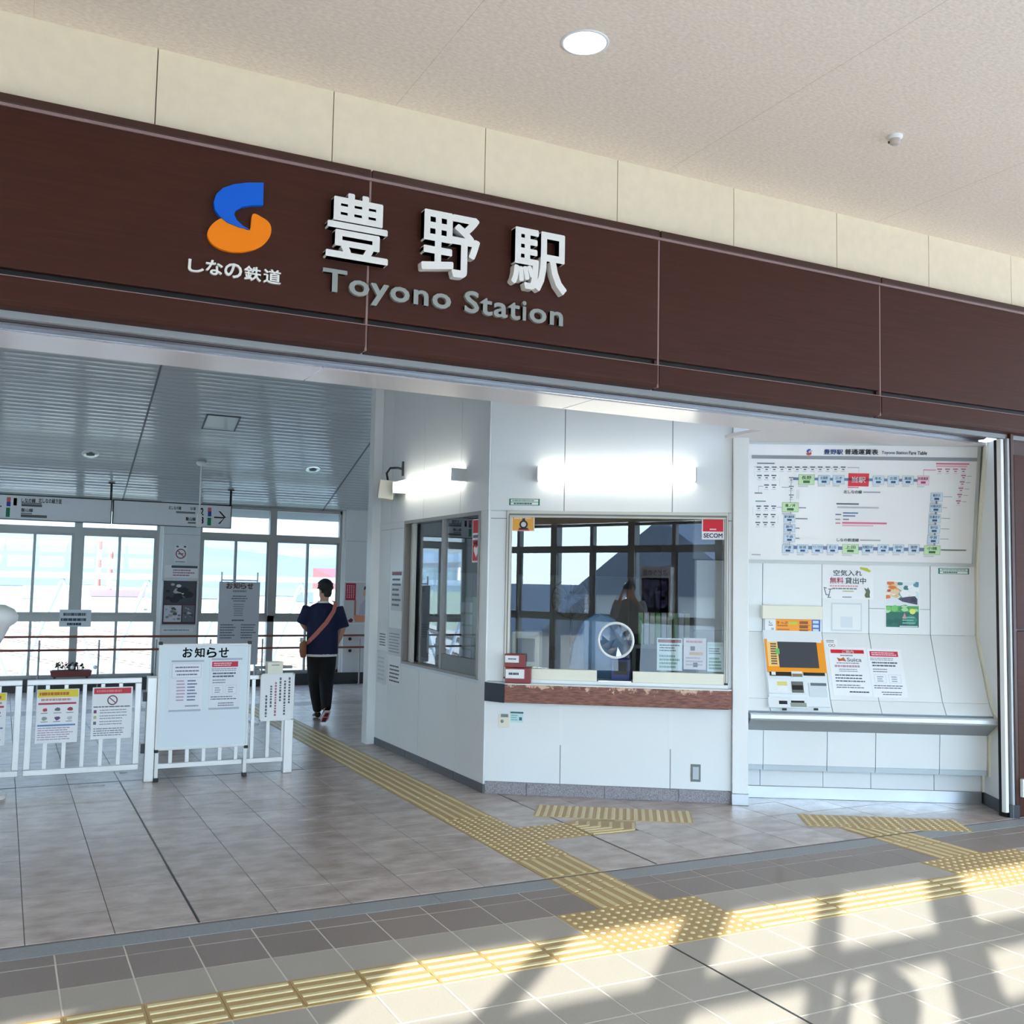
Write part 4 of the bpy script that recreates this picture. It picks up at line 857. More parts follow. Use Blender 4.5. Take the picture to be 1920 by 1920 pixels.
b.poly(P0, [z4(cx_+x, cy_+y) for x, y in ((-20, 10), (-10, 3), (4, 8), (7, -2), (18, 4), (16, 16), (2, 22), (-14, 20))], 0.0036, flat((210, 80, 60)))
zr(108, 290, 1678, 294, (150, 154, 160))
zr(395, 437, 1260, 443, (110, 130, 170)); zr(372, 660, 376, 905, (110, 130, 170)); zr(340, 914, 1350, 920, (110, 130, 170)); zr(1378, 560, 1382, 905, (110, 130, 170))
stn('長野', 430, 405, 545, 475, BDG, (60, 110, 60)); stn('北長野', 566, 410, 652, 472, BDB); stn('三才', 668, 410, 752, 472, BDB)
zr(775, 398, 922, 486, BDR); zt('当駅', 800, 420, 898, 462, (252, 240, 240), 0.03); zr(774, 492, 850, 498, (226, 120, 130))
stn('牟礼', 943, 414, 1027, 474, BDB); stn('古間', 1046, 414, 1130, 474, BDB); stn('黒姫', 1148, 414, 1232, 474, BDB); stn('妙高高原', 1253, 414, 1338, 478, BDP, (170, 60, 100))
zt('北しなの線', 744, 515, 872, 536, (54, 62, 80)); zr(880, 524, 1000, 532, (170, 176, 186))
stn('篠ノ井', 317, 599, 434, 664, BDG, (60, 110, 60))
for s, y in (('屋代高校前', 680), ('屋代', 750), ('千曲', 818)): stn(s, 328, y, 410, y+54, BDB)
for s, x in (('戸倉', 318), ('坂城', 420), ('テクノさかき', 523), ('西上田', 627), ('信濃国分寺', 870), ('大屋', 978), ('田中', 1083), ('滋野', 1190)): stn(s, x, 890, x+82, 948, BDB)
stn('上田', 733, 888, 850, 952, BDG, (60, 110, 60)); stn('小諸', 1298, 897, 1415, 960, BDG, (60, 110, 60))
for s, x, y in (('平原', 1322, 824), ('御代田', 1328, 754), ('信濃追分', 1332, 681), ('中軽井沢', 1340, 607), ('軽井沢', 1346, 532)): stn(s, x, y, x+86, y+58, BDB); zr(x+90, y+26, x+90+random.choice((30, 60)), y+29, (150, 156, 166))
zt('しなの鉄道線', 697, 848, 850, 868, (54, 62, 80)); zr(860, 857, 1000, 864, (170, 176, 186))
for x0, y0, x1, c in ((695, 605, 850, (80, 84, 92)), (700, 630, 988, (186, 190, 196)), (740, 668, 845, (90, 110, 160)), (740, 688, 826, (90, 110, 160)), (740, 712, 782, (110, 116, 124)), (735, 738, 1044, (224, 110, 140)), (735, 755, 950, (238, 180, 196)), (688, 678, 728, (90, 110, 160)), (688, 712, 722, (140, 146, 156)), (688, 738, 722, (224, 110, 140)), (1385, 328, 1615, (216, 110, 140)), (1385, 345, 1600, (232, 170, 186)), (1420, 925, 1595, (170, 200, 170)), (146, 324, 268, (120, 126, 136)), (134, 586, 206, (120, 160, 140)), (108, 956, 170, (170, 176, 186)), (435, 632, 485, (140, 146, 156)), (412, 707, 495, (140, 146, 156)), (412, 773, 440, (140, 146, 156)), (412, 843, 440, (140, 146, 156)), (1418, 925, 1590, (160, 180, 160)), (128, 530, 182, (120, 126, 136))): zr(x0, y0, x1, y0+7, c)
LG = (150, 156, 166)
def mini(x, y, c=(96, 104, 118)):
    zr(x, y-12, x+34, y-4, c); zr(x+8, y+4, x+26, y+11, c); zr(x, y+20, x+30, y+24, (200, 204, 210))
for k in range(12): mini(142+53*k, 362); 
for k in range(11): zr(178+53*k, 360, 190+53*k, 363, LG)
for k in range(3): mini(145+50*k, 420); mini(140+52*k, 632); mini(136+52*k, 690); mini(134+52*k, 745)
for k in range(2): mini(194+52*k, 486)
for x0, y0, x1, y1 in ((126, 350, 129, 420), (126, 350, 142, 353), (300, 420, 303, 488), (155, 484, 158, 530), (155, 484, 190, 487), (115, 626, 118, 690), (288, 686, 291, 745), (378, 430, 381, 600), (315, 492, 372, 495), (850, 356, 853, 398), (772, 356, 852, 359), (280, 630, 317, 633), (420, 510, 424, 575), (432, 510, 436, 575)): zr(x0, y0, x1, y1, LG)
zr(1296, 372, 1300, 412, (216, 110, 140)); zr(1296, 372, 1384, 376, (216, 110, 140))
for k in range(4): mini(1392+55*k, 376, (190, 110, 140))
for k in range(5): mini(1558-9*k, 420+44*k, (180, 110, 140)); zr(1600-9*k, 416+44*k, 1632-9*k, 419+44*k, LG)
for k in range(5): mini(366, 435+30*k, LG) if k % 2 == 0 else None
b.build('print', None, t)

# ---- notices on the fare wall
def d_air(b, f, W_, H_):
    tx(b, f, W_, H_, '空気入れ', 0.22, 0.68, 0.78, 0.86, (70, 90, 110), 0.02); tx(b, f, W_, H_, '無料', 0.15, 0.45, 0.42, 0.64, (214, 90, 120), 0.02); tx(b, f, W_, H_, '貸出中', 0.45, 0.45, 0.86, 0.64, (60, 84, 96), 0.02)
    b.poly(f, [(W_*x, H_*y) for x, y in ((0.74, 0.95), (0.88, 0.93), (0.96, 0.84), (0.93, 0.80), (0.84, 0.84), (0.75, 0.89))], N1, flat((190, 200, 60)))
    bars(b, f, 0.15*W_, 0.8*W_, 0.34*H_, 0.42*H_, 1, (220, 170, 180), 0.6); bars(b, f, 0.2*W_, 0.75*W_, 0.27*H_, 0.34*H_, 1, (130, 136, 130), 0.6); bars(b, f, 0.4*W_, 0.65*W_, 0.2*H_, 0.26*H_, 1, (180, 190, 130), 0.6); bars(b, f, 0.4*W_, 0.62*W_, 0.03*H_, 0.08*H_, 1, (120, 126, 140), 0.6)
    for x0, y0, x1, y1 in ((0.04, 0.32, 0.08, 0.1), (0.16, 0.28, 0.12, 0.04), (0.03, 0.33, 0.09, 0.31), (0.12, 0.28, 0.2, 0.29), (0.08, 0.12, 0.15, 0.1), (0.1, 0.04, 0.17, 0.04)):
        p0 = np.array([x0*W_, y0*H_]); p1 = np.array([x1*W_, y1*H_]); d_ = p1-p0; d_ = np.array([-d_[1], d_[0]])/np.linalg.norm(d_)*0.004; b.poly(f, [tuple(p0-d_), tuple(p1-d_), tuple(p1+d_), tuple(p0+d_)], N1, flat((110, 124, 134)))
    b.poly(f, [(W_*x, H_*y) for x, y in ((0.82, 0.34), (0.86, 0.22), (0.83, 0.12), (0.85, 0.05), (0.94, 0.05), (0.93, 0.12), (0.94, 0.24), (0.90, 0.36), (0.88, 0.3))], N1, flat((96, 110, 80)))
sheet('bicycle_pump_notice', 'white A4 notice offering a free bicycle pump, green mark in its corner', 'notice', FM, (1541.5, 1059, 1637, 1124), d_air)
def d_pic(b, f, W_, H_):
    q(b, f, W_, H_, 0.03, 0.97, 0.02, 0.98, (226, 232, 236)); rr = random.Random(12)
    def blobs(n, x0, x1, y0, y1, cols_, r0, r1, z):
        for _ in range(n):
            cx, cy, rx = rr.uniform(x0, x1), rr.uniform(y0, y1), rr.uniform(r0, r1); ry = rx*rr.uniform(0.3, 0.7); c = rr.choice(cols_)
            pts = [(min(0.97, max(0.03, cx+rx*rr.uniform(.7, 1)*math.cos(a*0.63)))*W_, min(0.98, max(0.02, cy+ry*rr.uniform(.7, 1)*math.sin(a*0.63)))*H_) for a in range(10)]
            b.poly(f, pts, N1+z+rr.random()*0.0006, flat(c))
    q(b, f, W_, H_, 0.03, 0.97, 0.02, 0.34, (40, 110, 96), 0.0019); q(b, f, W_, H_, 0.03, 0.97, 0.34, 0.47, (86, 170, 96), 0.0019)
    blobs(16, 0.05, 0.4, 0.62, 0.98, ((226, 120, 50), (240, 170, 90), (190, 84, 44), (236, 206, 160)), 0.06, 0.16, 0.0003)
    blobs(12, 0.4, 0.95, 0.72, 0.97, ((90, 150, 170), (220, 236, 240), (70, 130, 130), (246, 248, 250)), 0.06, 0.18, 0.0003)
    blobs(10, 0.1, 0.9, 0.56, 0.76, ((246, 246, 248), (120, 160, 150), (236, 236, 236)), 0.08, 0.18, 0.0003)
    b.poly(f, [(W_*x, H_*y) for x, y in ((0.36, 0.62), (0.6, 0.66), (0.86, 0.68), (0.93, 0.62), (0.93, 0.50), (0.78, 0.52), (0.5, 0.56))], 0.0031, flat((74, 72, 96))); q(b, f, W_, H_, 0.74, 0.9, 0.56, 0.64, (50, 54, 76), 0.0033)
    blobs(10, 0.05, 0.95, 0.36, 0.46, ((120, 200, 110), (60, 150, 90), (180, 220, 170)), 0.08, 0.16, 0.0003); blobs(8, 0.05, 0.9, 0.05, 0.3, ((30, 96, 88), (60, 140, 120)), 0.1, 0.2, 0.0003)
    b.poly(f, [((0.79+0.09*math.cos(a/8*6.283))*W_, (0.355+0.06*math.sin(a/8*6.283))*H_) for a in range(8)], 0.0034, flat((236, 236, 120))); b.poly(f, [(W_*x, H_*y) for x, y in ((0.5, 0.2), (0.62, 0.2), (0.56, 0.33))], 0.0034, flat((226, 150, 150)))
    bars(b, f, 0.5*W_, 0.9*W_, 0.08*H_, 0.26*H_, 3, (140, 200, 190), 0.4, 0.0034); q(b, f, W_, H_, 0.42, 0.94, 0.03, 0.05, (220, 236, 232), 0.0034)
sheet('scenic_poster', 'colourful poster of autumn trees, a dark train and green fields', 'poster', FM, (1659, 1088.5, 1724.5, 1178.5), d_pic)
t = thing('access_panel', 'square flush access panel under the bicycle pump notice', 'panel', FM.p(0.84, 0.1, 0)); u0, v1 = FM.at(1558, 1130); u1, v0 = FM.at(1616, 1184)
boxo('panel_frame', FM, u0, u1, v0, v1, 0.0005, 0.003, mat('flush_panel_edge', (206, 214, 220), 0.4), t); boxo('panel_door', FM, u0+0.012, u1-0.012, v0+0.012, v1-0.012, 0.003, 0.005, WHITE2, t); u2, v2 = FM.at(1576, 1156); boxo('key_plate', FM, u2, u2+0.1, v0+0.03, v2, 0.005, 0.0065, mat('plate_grey_white', (214, 220, 226), 0.4), t)
def d_mini(b, f, W_, H_):
    bars(b, f, 0.1*W_, 0.75*W_, 0.55*H_, 0.92*H_, 2, INK, 0.4)
    for cx, c in ((0.38, (120, 120, 124)), (0.66, (170, 120, 90))):
        k = 16; b.add([f.p(W_*(cx+r*math.cos(2*math.pi*i/k)), H_*(0.27)+W_*r*0.9*math.sin(2*math.pi*i/k), N1) for r in (0.14, 0.09) for i in range(k)], [(i, (i+1) % k, k+(i+1) % k, k+i) for i in range(k)], flat(c))
sheet('card_sticker', 'tiny white card with two ring marks between ticket machine and notices', 'sticker', FS, (1546, 1198, 1571, 1215), d_mini)
def d_suica(b, f, W_, H_):
    q(b, f, W_, H_, 0.06, 0.93, 0.87, 0.945, (210, 20, 40)); tx(b, f, W_, H_, 'ご案内', 0.36, 0.877, 0.66, 0.937, (250, 236, 236), 0.03)
    bars(b, f, 0.3*W_, 0.72*W_, 0.80*H_, 0.85*H_, 1, GREYI, 0.5, N1, 3); tx(b, f, W_, H_, 'Suica', 0.46, 0.70, 0.84, 0.78, (110, 124, 140), 0.02)
    b.poly(f, [(W_*x, H_*y) for x, y in ((0.2, 0.78), (0.3, 0.755), (0.38, 0.79), (0.41, 0.75), (0.44, 0.70), (0.33, 0.715), (0.24, 0.70))], N1, flat((196, 96, 50)))
    bars(b, f, 0.18*W_, 0.85*W_, 0.645*H_, 0.69*H_, 1, (130, 136, 146), 0.4); bars(b, f, 0.12*W_, 0.86*W_, 0.575*H_, 0.635*H_, 1, (186, 150, 176), 0.7, N1, 4); bars(b, f, 0.22*W_, 0.8*W_, 0.48*H_, 0.56*H_, 2, GREYI, 0.35, N1, 5)
    bars(b, f, 0.1*W_, 0.9*W_, 0.27*H_, 0.45*H_, 3, (84, 92, 106), 0.4, N1, 6); bars(b, f, 0.1*W_, 0.9*W_, 0.15*H_, 0.24*H_, 2, (100, 108, 122), 0.4, N1, 7); bars(b, f, 0.42*W_, 0.92*W_, 0.06*H_, 0.11*H_, 1, INK, 0.5, N1, 8, ragged=0)
def d_red2(b, f, W_, H_):
    q(b, f, W_, H_, 0.07, 0.9, 0.84, 0.95, (206, 46, 74)); bars(b, f, 0.12*W_, 0.85*W_, 0.855*H_, 0.935*H_, 2, (250, 226, 230), 0.45, N2, 2)
    bars(b, f, 0.06*W_, 0.9*W_, 0.75*H_, 0.82*H_, 2, (120, 112, 130), 0.35, N1, 3); bars(b, f, 0.1*W_, 0.92*W_, 0.62*H_, 0.74*H_, 2, (84, 92, 116), 0.5, N1, 4); bars(b, f, 0.1*W_, 0.6*W_, 0.5*H_, 0.6*H_, 2, GREYI, 0.4, N1, 5)
    for x0, x1 in ((0.1, 0.45), (0.52, 0.88)): q(b, f, W_, H_, x0, x1, 0.29, 0.47, (212, 218, 230)); q(b, f, W_, H_, x0+0.015, x1-0.015, 0.30, 0.46, (238, 241, 246), N2); bars(b, f, (x0+0.08)*W_, (x1-0.08)*W_, 0.31*H_, 0.44*H_, 3, GREYI, 0.4, 0.003, 6)
    bars(b, f, 0.06*W_, 0.95*W_, 0.17*H_, 0.26*H_, 2, (84, 96, 120), 0.4, N1, 7); bars(b, f, 0.25*W_, 0.85*W_, 0.04*H_, 0.13*H_, 2, (90, 100, 124), 0.4, N1, 8, True)
sheet('transit_card_notice', 'white notice with a bright red heading nearest the ticket machine', 'notice', FS, None, d_suica, wh=(0.683, 0.035, 0.318, 0.435))
sheet('machine_rules_notice', 'white notice with a taller dark red heading, right of the pair', 'notice', FS, None, d_red2, wh=(1.006, 0.03, 0.282, 0.43))
# ---- ticket vending machine
t = thing('ticket_machine', 'built-in ticket vending machine with a dark screen in an orange surround', 'ticket machine', FL0+EU*0.4+EN*0.2+[0, 0, 0.74])
OR2 = mat('machine_orange', (252, 160, 28), 0.45); MW = mat('machine_white', (232, 237, 240), 0.35); MBK = mat('machine_black', (34, 30, 28), 0.35)
def mb_(name, fr, px, n0, n1, m, par=t, bev=0.0, atn=None):
    a = fr.at(px[0], px[3], n1 if atn is None else atn); d_ = fr.at(px[2], px[1], n1 if atn is None else atn); return boxo(name, fr, a[0], d_[0], a[1], d_[1], n0, n1, m, par, bev)
mb_('hood', FM, (1430, 1137, 1543, 1160), 0.0, 0.09, PLASTC, bev=0.004)
mb_('upper_case', FM, (1434, 1160, 1541, 1199), 0.0, 0.045, MW, bev=0.004)
pn = mb_('info_panel', FM, (1438, 1162, 1454.5, 1196), 0.045, 0.047, PAPER); 
mb_('orange_panel', FM, (1454.5, 1162, 1522, 1196), 0.045, 0.048, OR2); mb_('blue_panel', FM, (1522, 1162, 1538, 1196), 0.045, 0.048, mat('machine_blue', (58, 98, 172), 0.45))
b = MB(); g = FM.sub(0, 0, 0.0484)
def mr(fr, x0, y0, x1, y1, c, n=0.0, nn=0.048): a = fr.at(x0, y1, nn); d_ = fr.at(x1, y0, nn); b.quad(fr.sub(0, 0, nn), a[0], d_[0], a[1], d_[1], 0.0006+n, flat(c))
def mt(fr, s, x0, y0, x1, y1, c, n=0.0008, nn=0.048): a = fr.at(x0, y1, nn); d_ = fr.at(x1, y0, nn); b.text(fr.sub(0, 0, nn), s, a[0], a[1], d_[0], d_[1], n, flat(c), bold=0.02)
mt(FM, 'きっぷ', 1456, 1165, 1477, 1170, (110, 60, 20)); mr(FM, 1457, 1172, 1477, 1174, (190, 110, 40)); mr(FM, 1479, 1166, 1495, 1171, (200, 210, 60))
for k in range(3): mr(FM, 1499, 1165+8*k, 1515, 1170+8*k, (150, 84, 20)); mr(FM, 1498, 1172+8*k, 1518, 1173+8*k, (190, 110, 40))
for k in range(3): mr(FM, 1457, 1179+4*k, 1480, 1181+4*k, (190, 110, 40))
mr(FM, 1484, 1184, 1491, 1191, (110, 40, 30))
for k in range(4): mr(FM, 1524, 1164+7.8*k, 1535, 1169+7.8*k, (206, 220, 240))
mt(FM, 'し', 1442, 1164, 1448, 1169, (40, 44, 60), nn=0.047); mr(FM, 1441, 1171, 1449, 1173, (150, 156, 170), nn=0.047); mr(FM, 1446, 1177, 1451, 1181, (176, 180, 196), nn=0.047)
b.build('panel_print', None, t)
a = FS.at(1440, 1335, 0.02)
MB().box(FS, 0.14, 0.635, -0.08, HS-0.004, 0.0, 0.05).build('lower_case', MW, t, bevel=0.006)
NS = 0.05
mb_('screen_surround', FS, (1439, 1200, 1543.5, 1259), NS, NS+0.012, OR2, bev=0.003)
mb_('white_bezel_top', FS, (1438.5, 1199, 1539, 1203), NS, NS+0.013, MW); mb_('side_key_panel', FS, (1441.5, 1203.5, 1459, 1249), NS+0.012, NS+0.014, mat('pale_orange_fade', (255, 206, 130), 0.45))
mb_('screen', FS, (1462, 1204.5, 1530.5, 1251), NS+0.012, NS+0.015, mat('screen_glass', (66, 70, 80), 0.12))
b = MB()
for k in range(9): mr(FS, 1444+0.3*k, 1206+4.6*k, 1455+0.3*k, 1208.5+4.6*k, (110, 96, 70), nn=NS+0.014)
mr(FS, 1455, 1216, 1461, 1226, (110, 200, 110), nn=NS+0.0145); b.build('key_print', None, t)
for x0, x1 in ((1444, 1483), (1507, 1546)): mb_('dark_strip', FS, (x0, 1258.5, x1, 1266), NS, NS+0.01, MBK)
mb_('coin_dial', FS, (1447, 1259.5, 1454, 1265), NS+0.01, NS+0.013, PLASTW); mb_('centre_plate', FS, (1485, 1259, 1504, 1269), NS, NS+0.014, MW); mb_('brown_plate', FS, (1486, 1263.5, 1504, 1268.5), NS+0.014, NS+0.016, mat('bronze_plate', (130, 116, 84), 0.4))
mb_('coin_unit', FS, (1442, 1274, 1512, 1299), NS, NS+0.018, MW, bev=0.003)
for px_, m_ in (((1457.5, 1278, 1475.5, 1285), mat('yellow_label', (226, 214, 130), 0.5)), ((1458.5, 1286, 1476, 1296), PAPER)): mb_('coin_label', FS, px_, NS+0.018, NS+0.020, m_)
mb_('banknote_slot', FS, (1485.5, 1278, 1505.5, 1298.5), NS+0.018, NS+0.021, mat('slot_grey', (110, 112, 104), 0.4)); mb_('slot_mouth', FS, (1486, 1285, 1505, 1293), NS+0.021, NS+0.0225, BLACK)
mb_('ticket_tray', FS, (1518, 1281, 1549, 1306), NS, NS+0.008, mat('tray_recess', (214, 222, 228), 0.35), bev=0.003); mb_('tray_mouth', FS, (1520, 1281, 1549, 1285.5), NS+0.008, NS+0.0095, mat('tray_dark', (104, 118, 130), 0.4))
mb_('change_unit', FS, (1442, 1308, 1513, 1326), NS, NS+0.014, MW, bev=0.003); mb_('change_mouth', FS, (1461, 1314, 1476, 1320), NS+0.014, NS+0.0155, BLACK); mb_('note_mouth', FS, (1483.5, 1314, 1508, 1318), NS+0.014, NS+0.0155, BLACK); mb_('note_tray', FS, (1483, 1318, 1512, 1325), NS+0.014, NS+0.0165, mat('tray_olive', (150, 160, 146), 0.4))
for x0, x1 in ((1467, 1475), (1526, 1534)): mb_('lock', FS, (x0, 1328, x1, 1331.5), NS, NS+0.006, DKGREY)

# ================================================================= BARRIER, GATE AND BOARDS IN THE HALL
YG = 9.27; GF = Frame((0, YG, 0), (1, 0, 0)); STL = mat('satin_stainless', (206, 203, 200), 0.35, 0.6, var=0.03, scale=2)
def gate(name, label, x0, x1, xs, group=None, zt_=0.885, zb=0.105):
    t = thing(name, label, 'gate', ((x0+x1)/2, YG, zb), group)
    boxo('top_rail', GF, x0, x1, zt_-0.045, zt_, -0.02, 0.02, STL, t, 0.004); boxo('bottom_rail', GF, x0, x1, zb, zb+0.05, -0.02, 0.02, STL, t, 0.004)
    boxo('stile', GF, x0, x0+0.05, zb+0.05, zt_-0.045, -0.02, 0.02, STL, t, 0.004); boxo('stile', GF, x1-0.05, x1, zb+0.05, zt_-0.045, -0.02, 0.02, STL, t, 0.004)
    for x in xs: boxo('bar', GF, x-0.015, x+0.015, zb+0.05, zt_-0.045, -0.012, 0.012, STL, t)
    return t
gate('barrier_gate', 'stainless steel gate leaf hung on the post left of the whiteboard', 0.225, 1.115, [0.381, 0.523, 0.665, 0.807, 0.949])
gate('barrier_gate', 'stainless steel gate leaf cut by the left picture edge', -0.70, 0.19, [-0.545, -0.40, -0.26, -0.118, 0.024])
t = thing('barrier_fence', 'fixed stainless steel barrier fence behind the whiteboard', 'fence', (1.8, YG, 0))
boxo('top_rail', GF, 1.238, 2.36, 0.845, 0.885, -0.02, 0.02, STL, t, 0.004); boxo('bottom_rail', GF, 1.238, 2.36, 0.10, 0.145, -0.02, 0.02, STL, t, 0.004)
for k in range(8): boxo('bar', GF, 1.36+0.1395*k, 1.39+0.1395*k, 0.145, 0.845, -0.012, 0.012, STL, t)
for x0, x1, lab in ((1.16, 1.238, 'square stainless steel post between gate and whiteboard'), (2.357, 2.437, 'square stainless steel post at the free right end of the barrier fence')):
    t = thing('barrier_post', lab, 'post', ((x0+x1)/2, YG, 0)); boxo('shaft', GF, x0, x1, 0.0, 0.885, -0.04, 0.04, STL, t, 0.004); boxo('cap', GF, x0-0.002, x1+0.002, 0.885, 0.895, -0.042, 0.042, STL, t, 0.003)
    if x0 < 2:
        for z in (0.28, 0.72): boxo('hinge', GF, x0-0.03, x0, z-0.04, z+0.04, -0.015, 0.015, DKGREY, t)
GP = Frame((0, YG-0.022, 0), (1, 0, 0))
def d_yel(b, f, W_, H_):
    q(b, f, W_, H_, 0.02, 0.98, 0.85, 0.99, (238, 214, 60)); bars(b, f, 0.06*W_, 0.92*W_, 0.88*H_, 0.95*H_, 1, (190, 110, 40), 0.8, N2, 1); bars(b, f, 0.1*W_, 0.9*W_, 0.77*H_, 0.84*H_, 1, (206, 150, 150), 0.6, N1, 2)
    q(b, f, W_, H_, 0.04, 0.94, 0.715, 0.75, (176, 60, 76)); rr = random.Random(3)
    for r_ in range(2):
        for k in range(3):
            cx, cy = 0.2+0.3*k, 0.62-0.16*r_; c = ((190, 60, 80), (96, 100, 120), (150, 60, 70), (140, 160, 150), (100, 70, 120), (196, 200, 206))[r_*3+k]
            b.poly(f, [(W_*(cx+0.07*rr.uniform(.7, 1.2)*math.cos(a)), H_*(cy+0.035*rr.uniform(.7, 1.3)*math.sin(a))) for a in (0, 0.9, 1.8, 2.7, 3.6, 4.5, 5.4)], N1, flat(c)); bars(b, f, (cx-0.09)*W_, (cx+0.1)*W_, (cy-0.075)*H_, (cy-0.05)*H_, 1, GREYI, 0.6, N1, k)
    q(b, f, W_, H_, 0.04, 0.94, 0.315, 0.345, (90, 130, 190)); bars(b, f, 0.05*W_, 0.92*W_, 0.05*H_, 0.3*H_, 6, (170, 150, 176), 0.4, N1, 5)
def d_nos(b, f, W_, H_):
    q(b, f, W_, H_, 0.04, 0.96, 0.87, 0.98, (200, 50, 62)); bars(b, f, 0.1*W_, 0.9*W_, 0.895*H_, 0.955*H_, 1, (226, 120, 126), 0.8, N2, 1)
    k = 24; b.add([f.p(W_*0.5+W_*r*math.cos(2*math.pi*i/k), H_*0.745+W_*r*math.sin(2*math.pi*i/k), N1) for r in (0.13, 0.10) for i in range(k)], [(i, (i+1) % k, k+(i+1) % k, k+i) for i in range(k)], flat((110, 70, 84)))
    b.poly(f, [(W_*(0.5+x), H_*0.745+W_*y) for x, y in ((-0.08, 0.055), (-0.065, 0.075), (0.08, -0.055), (0.065, -0.075))], N1, flat((110, 70, 84)))
    bars(b, f, 0.04*W_, 0.96*W_, 0.60*H_, 0.64*H_, 1, (84, 88, 100), 0.5, N1, 2, ragged=0)
    for r_ in range(3): q(b, f, W_, H_, 0.05, 0.12, 0.50-0.11*r_, 0.56-0.11*r_, ((120, 60, 90), (196, 190, 140), (90, 110, 110))[r_]); bars(b, f, 0.2*W_, 0.92*W_, (0.48-0.11*r_)*H_, (0.58-0.11*r_)*H_, 2, (150, 156, 170), 0.35, N1, r_)
    bars(b, f, 0.06*W_, 0.94*W_, 0.05*H_, 0.22*H_, 4, (120, 126, 144), 0.4, N1, 9)
sheet('gate_poster', 'white poster with a yellow band hanging on the right gate leaf', 'poster', GP, (70, 1293, 144, 1391), d_yel)
sheet('gate_poster', 'white poster with a red band and a ring sign on the right gate leaf', 'poster', GP, (174, 1289, 245, 1383), d_nos)
sheet('gate_poster', 'yellow-banded poster cut off by the left picture edge', 'poster', GP, None, d_yel, wh=(-0.22, 0.364, 0.30, 0.425))
# whiteboard on legs
YW = 9.215; WF2 = Frame((0, YW, 0), (1, 0, 0))
t = thing('whiteboard', 'white notice whiteboard on two legs with a large black Japanese heading', 'whiteboard', (1.64, YW, 0)); x0, x1, z0, z1 = 1.238, 2.025, 0.262, 1.172
WBM = mat('whiteboard_face', (226, 238, 244), 0.25)
boxo('board', WF2, x0+0.02, x1-0.02, z0+0.02, z1-0.02, -0.012, 0.0, WBM, t)
for a in ((x0, x1, z1-0.022, z1), (x0, x1, z0, z0+0.022), (x0, x0+0.022, z0+0.022, z1-0.022), (x1-0.022, x1, z0+0.022, z1-0.022)): boxo('frame', WF2, *a, -0.018, 0.006, PLASTW, t, 0.004)
for x, z in ((x0-0.004, z1-0.008), (x1-0.03, z1-0.008), (x0-0.004, z0-0.018), (x1-0.03, z0-0.018)): boxo('corner_clamp', WF2, x, x+0.034, z, z+0.026, -0.022, 0.010, BLACK, t, 0.004)
for x in (x0+0.004, x1-0.034):
    l_ = boxo('leg', WF2, x, x+0.03, 0.03, z0-0.01, -0.02, 0.0, PLASTW, t, 0.003); boxo('foot', WF2, x-0.004, x+0.034, 0.0, 0.03, -0.04, 0.02, BLACK, l_, 0.004)
b = MB(); gt = WF2.sub(0, 0, 0.0012)
for k, ch in enumerate('お知らせ'):
    xa = 342+22.6*k; a = WF2.at(xa, 1233); d_ = WF2.at(xa+19.5, 1214); b.text(gt, ch, a[0], a[1], d_[0], d_[1], 0.0, flat((24, 52, 56)), bold=0.03)
b.build('heading', None, t)
MAG = mat('grey_magnet_bar', (180, 188, 204), 0.4)
def d_wb1(b, f, W_, H_):
    q(b, f, W_, H_, 0.06, 0.96, 0.66, 0.95, (196, 200, 222)); q(b, f, W_, H_, 0.075, 0.945, 0.667, 0.943, (238, 240, 246), N2); bars(b, f, 0.15*W_, 0.9*W_, 0.69*H_, 0.91*H_, 3, (110, 110, 140), 0.35, 0.003, 1, True)
    bars(b, f, 0.22*W_, 0.5*W_, 0.18*H_, 0.63*H_, 7, (186, 150, 176), 0.42, N1, 2); bars(b, f, 0.55*W_, 0.85*W_, 0.18*H_, 0.63*H_, 7, (90, 96, 140), 0.42, N1, 3); bars(b, f, 0.5*W_, 0.92*W_, 0.06*H_, 0.12*H_, 1, (140, 150, 164), 0.5, N1, 4, ragged=0)
def on_wb(name, lab, px, dr, mags):
    s = sheet(name, lab, 'notice', WF2, px, dr, mat('pale_paper', (234, 238, 245), 0.6)); f = WF2; a = f.at(px[0]+1, px[1]); d_ = f.at(px[2]-1, px[3])
    boxo('magnet_bar', f, a[0]+0.01, d_[0]+0.012, a[1]-0.008, a[1]+0.008, 0.003, 0.010, MAG, s); boxo('magnet_bar', f, a[0]-0.002, d_[0]-0.002, d_[1]-0.008, d_[1]+0.008, 0.003, 0.010, MAG, s)
on_wb('timetable_notice', 'pale notice with a rounded box and list, left on the whiteboard', (319, 1240, 377, 1331), d_wb1, 0)
on_wb('rules_notice', 'pale notice with a red band, right on the whiteboard', (394, 1236, 449, 1327), d_red2, 0)
def d_vert(b, f, W_, H_):
    for k in range(6):
        x = 0.86-0.135*k; top = (0.92, 0.85, 0.92, 0.82, 0.75, 0.55)[k]; bot = (0.4, 0.12, 0.45, 0.14, 0.3, 0.1)[k]; y = top; rr = random.Random(k); c = (110, 160, 160) if False else ((96, 104, 110) if k != 3 else (170, 110, 120))
        while y > bot: h = rr.uniform(0.03, 0.06); q(b, f, W_, H_, x-0.028, x+0.028, y-h, y, c); y -= h+0.018
ns = sheet('vertical_notice', 'framed white notice with vertical Japanese writing at the barrier end', 'notice', Frame((0, YG-0.055, 0), (1, 0, 0)), (489, 1264, 549, 1350), d_vert)
f = Frame((0, YG-0.055, 0), (1, 0, 0)); a = f.at(486, 1352); d_ = f.at(551, 1262); b = MB()
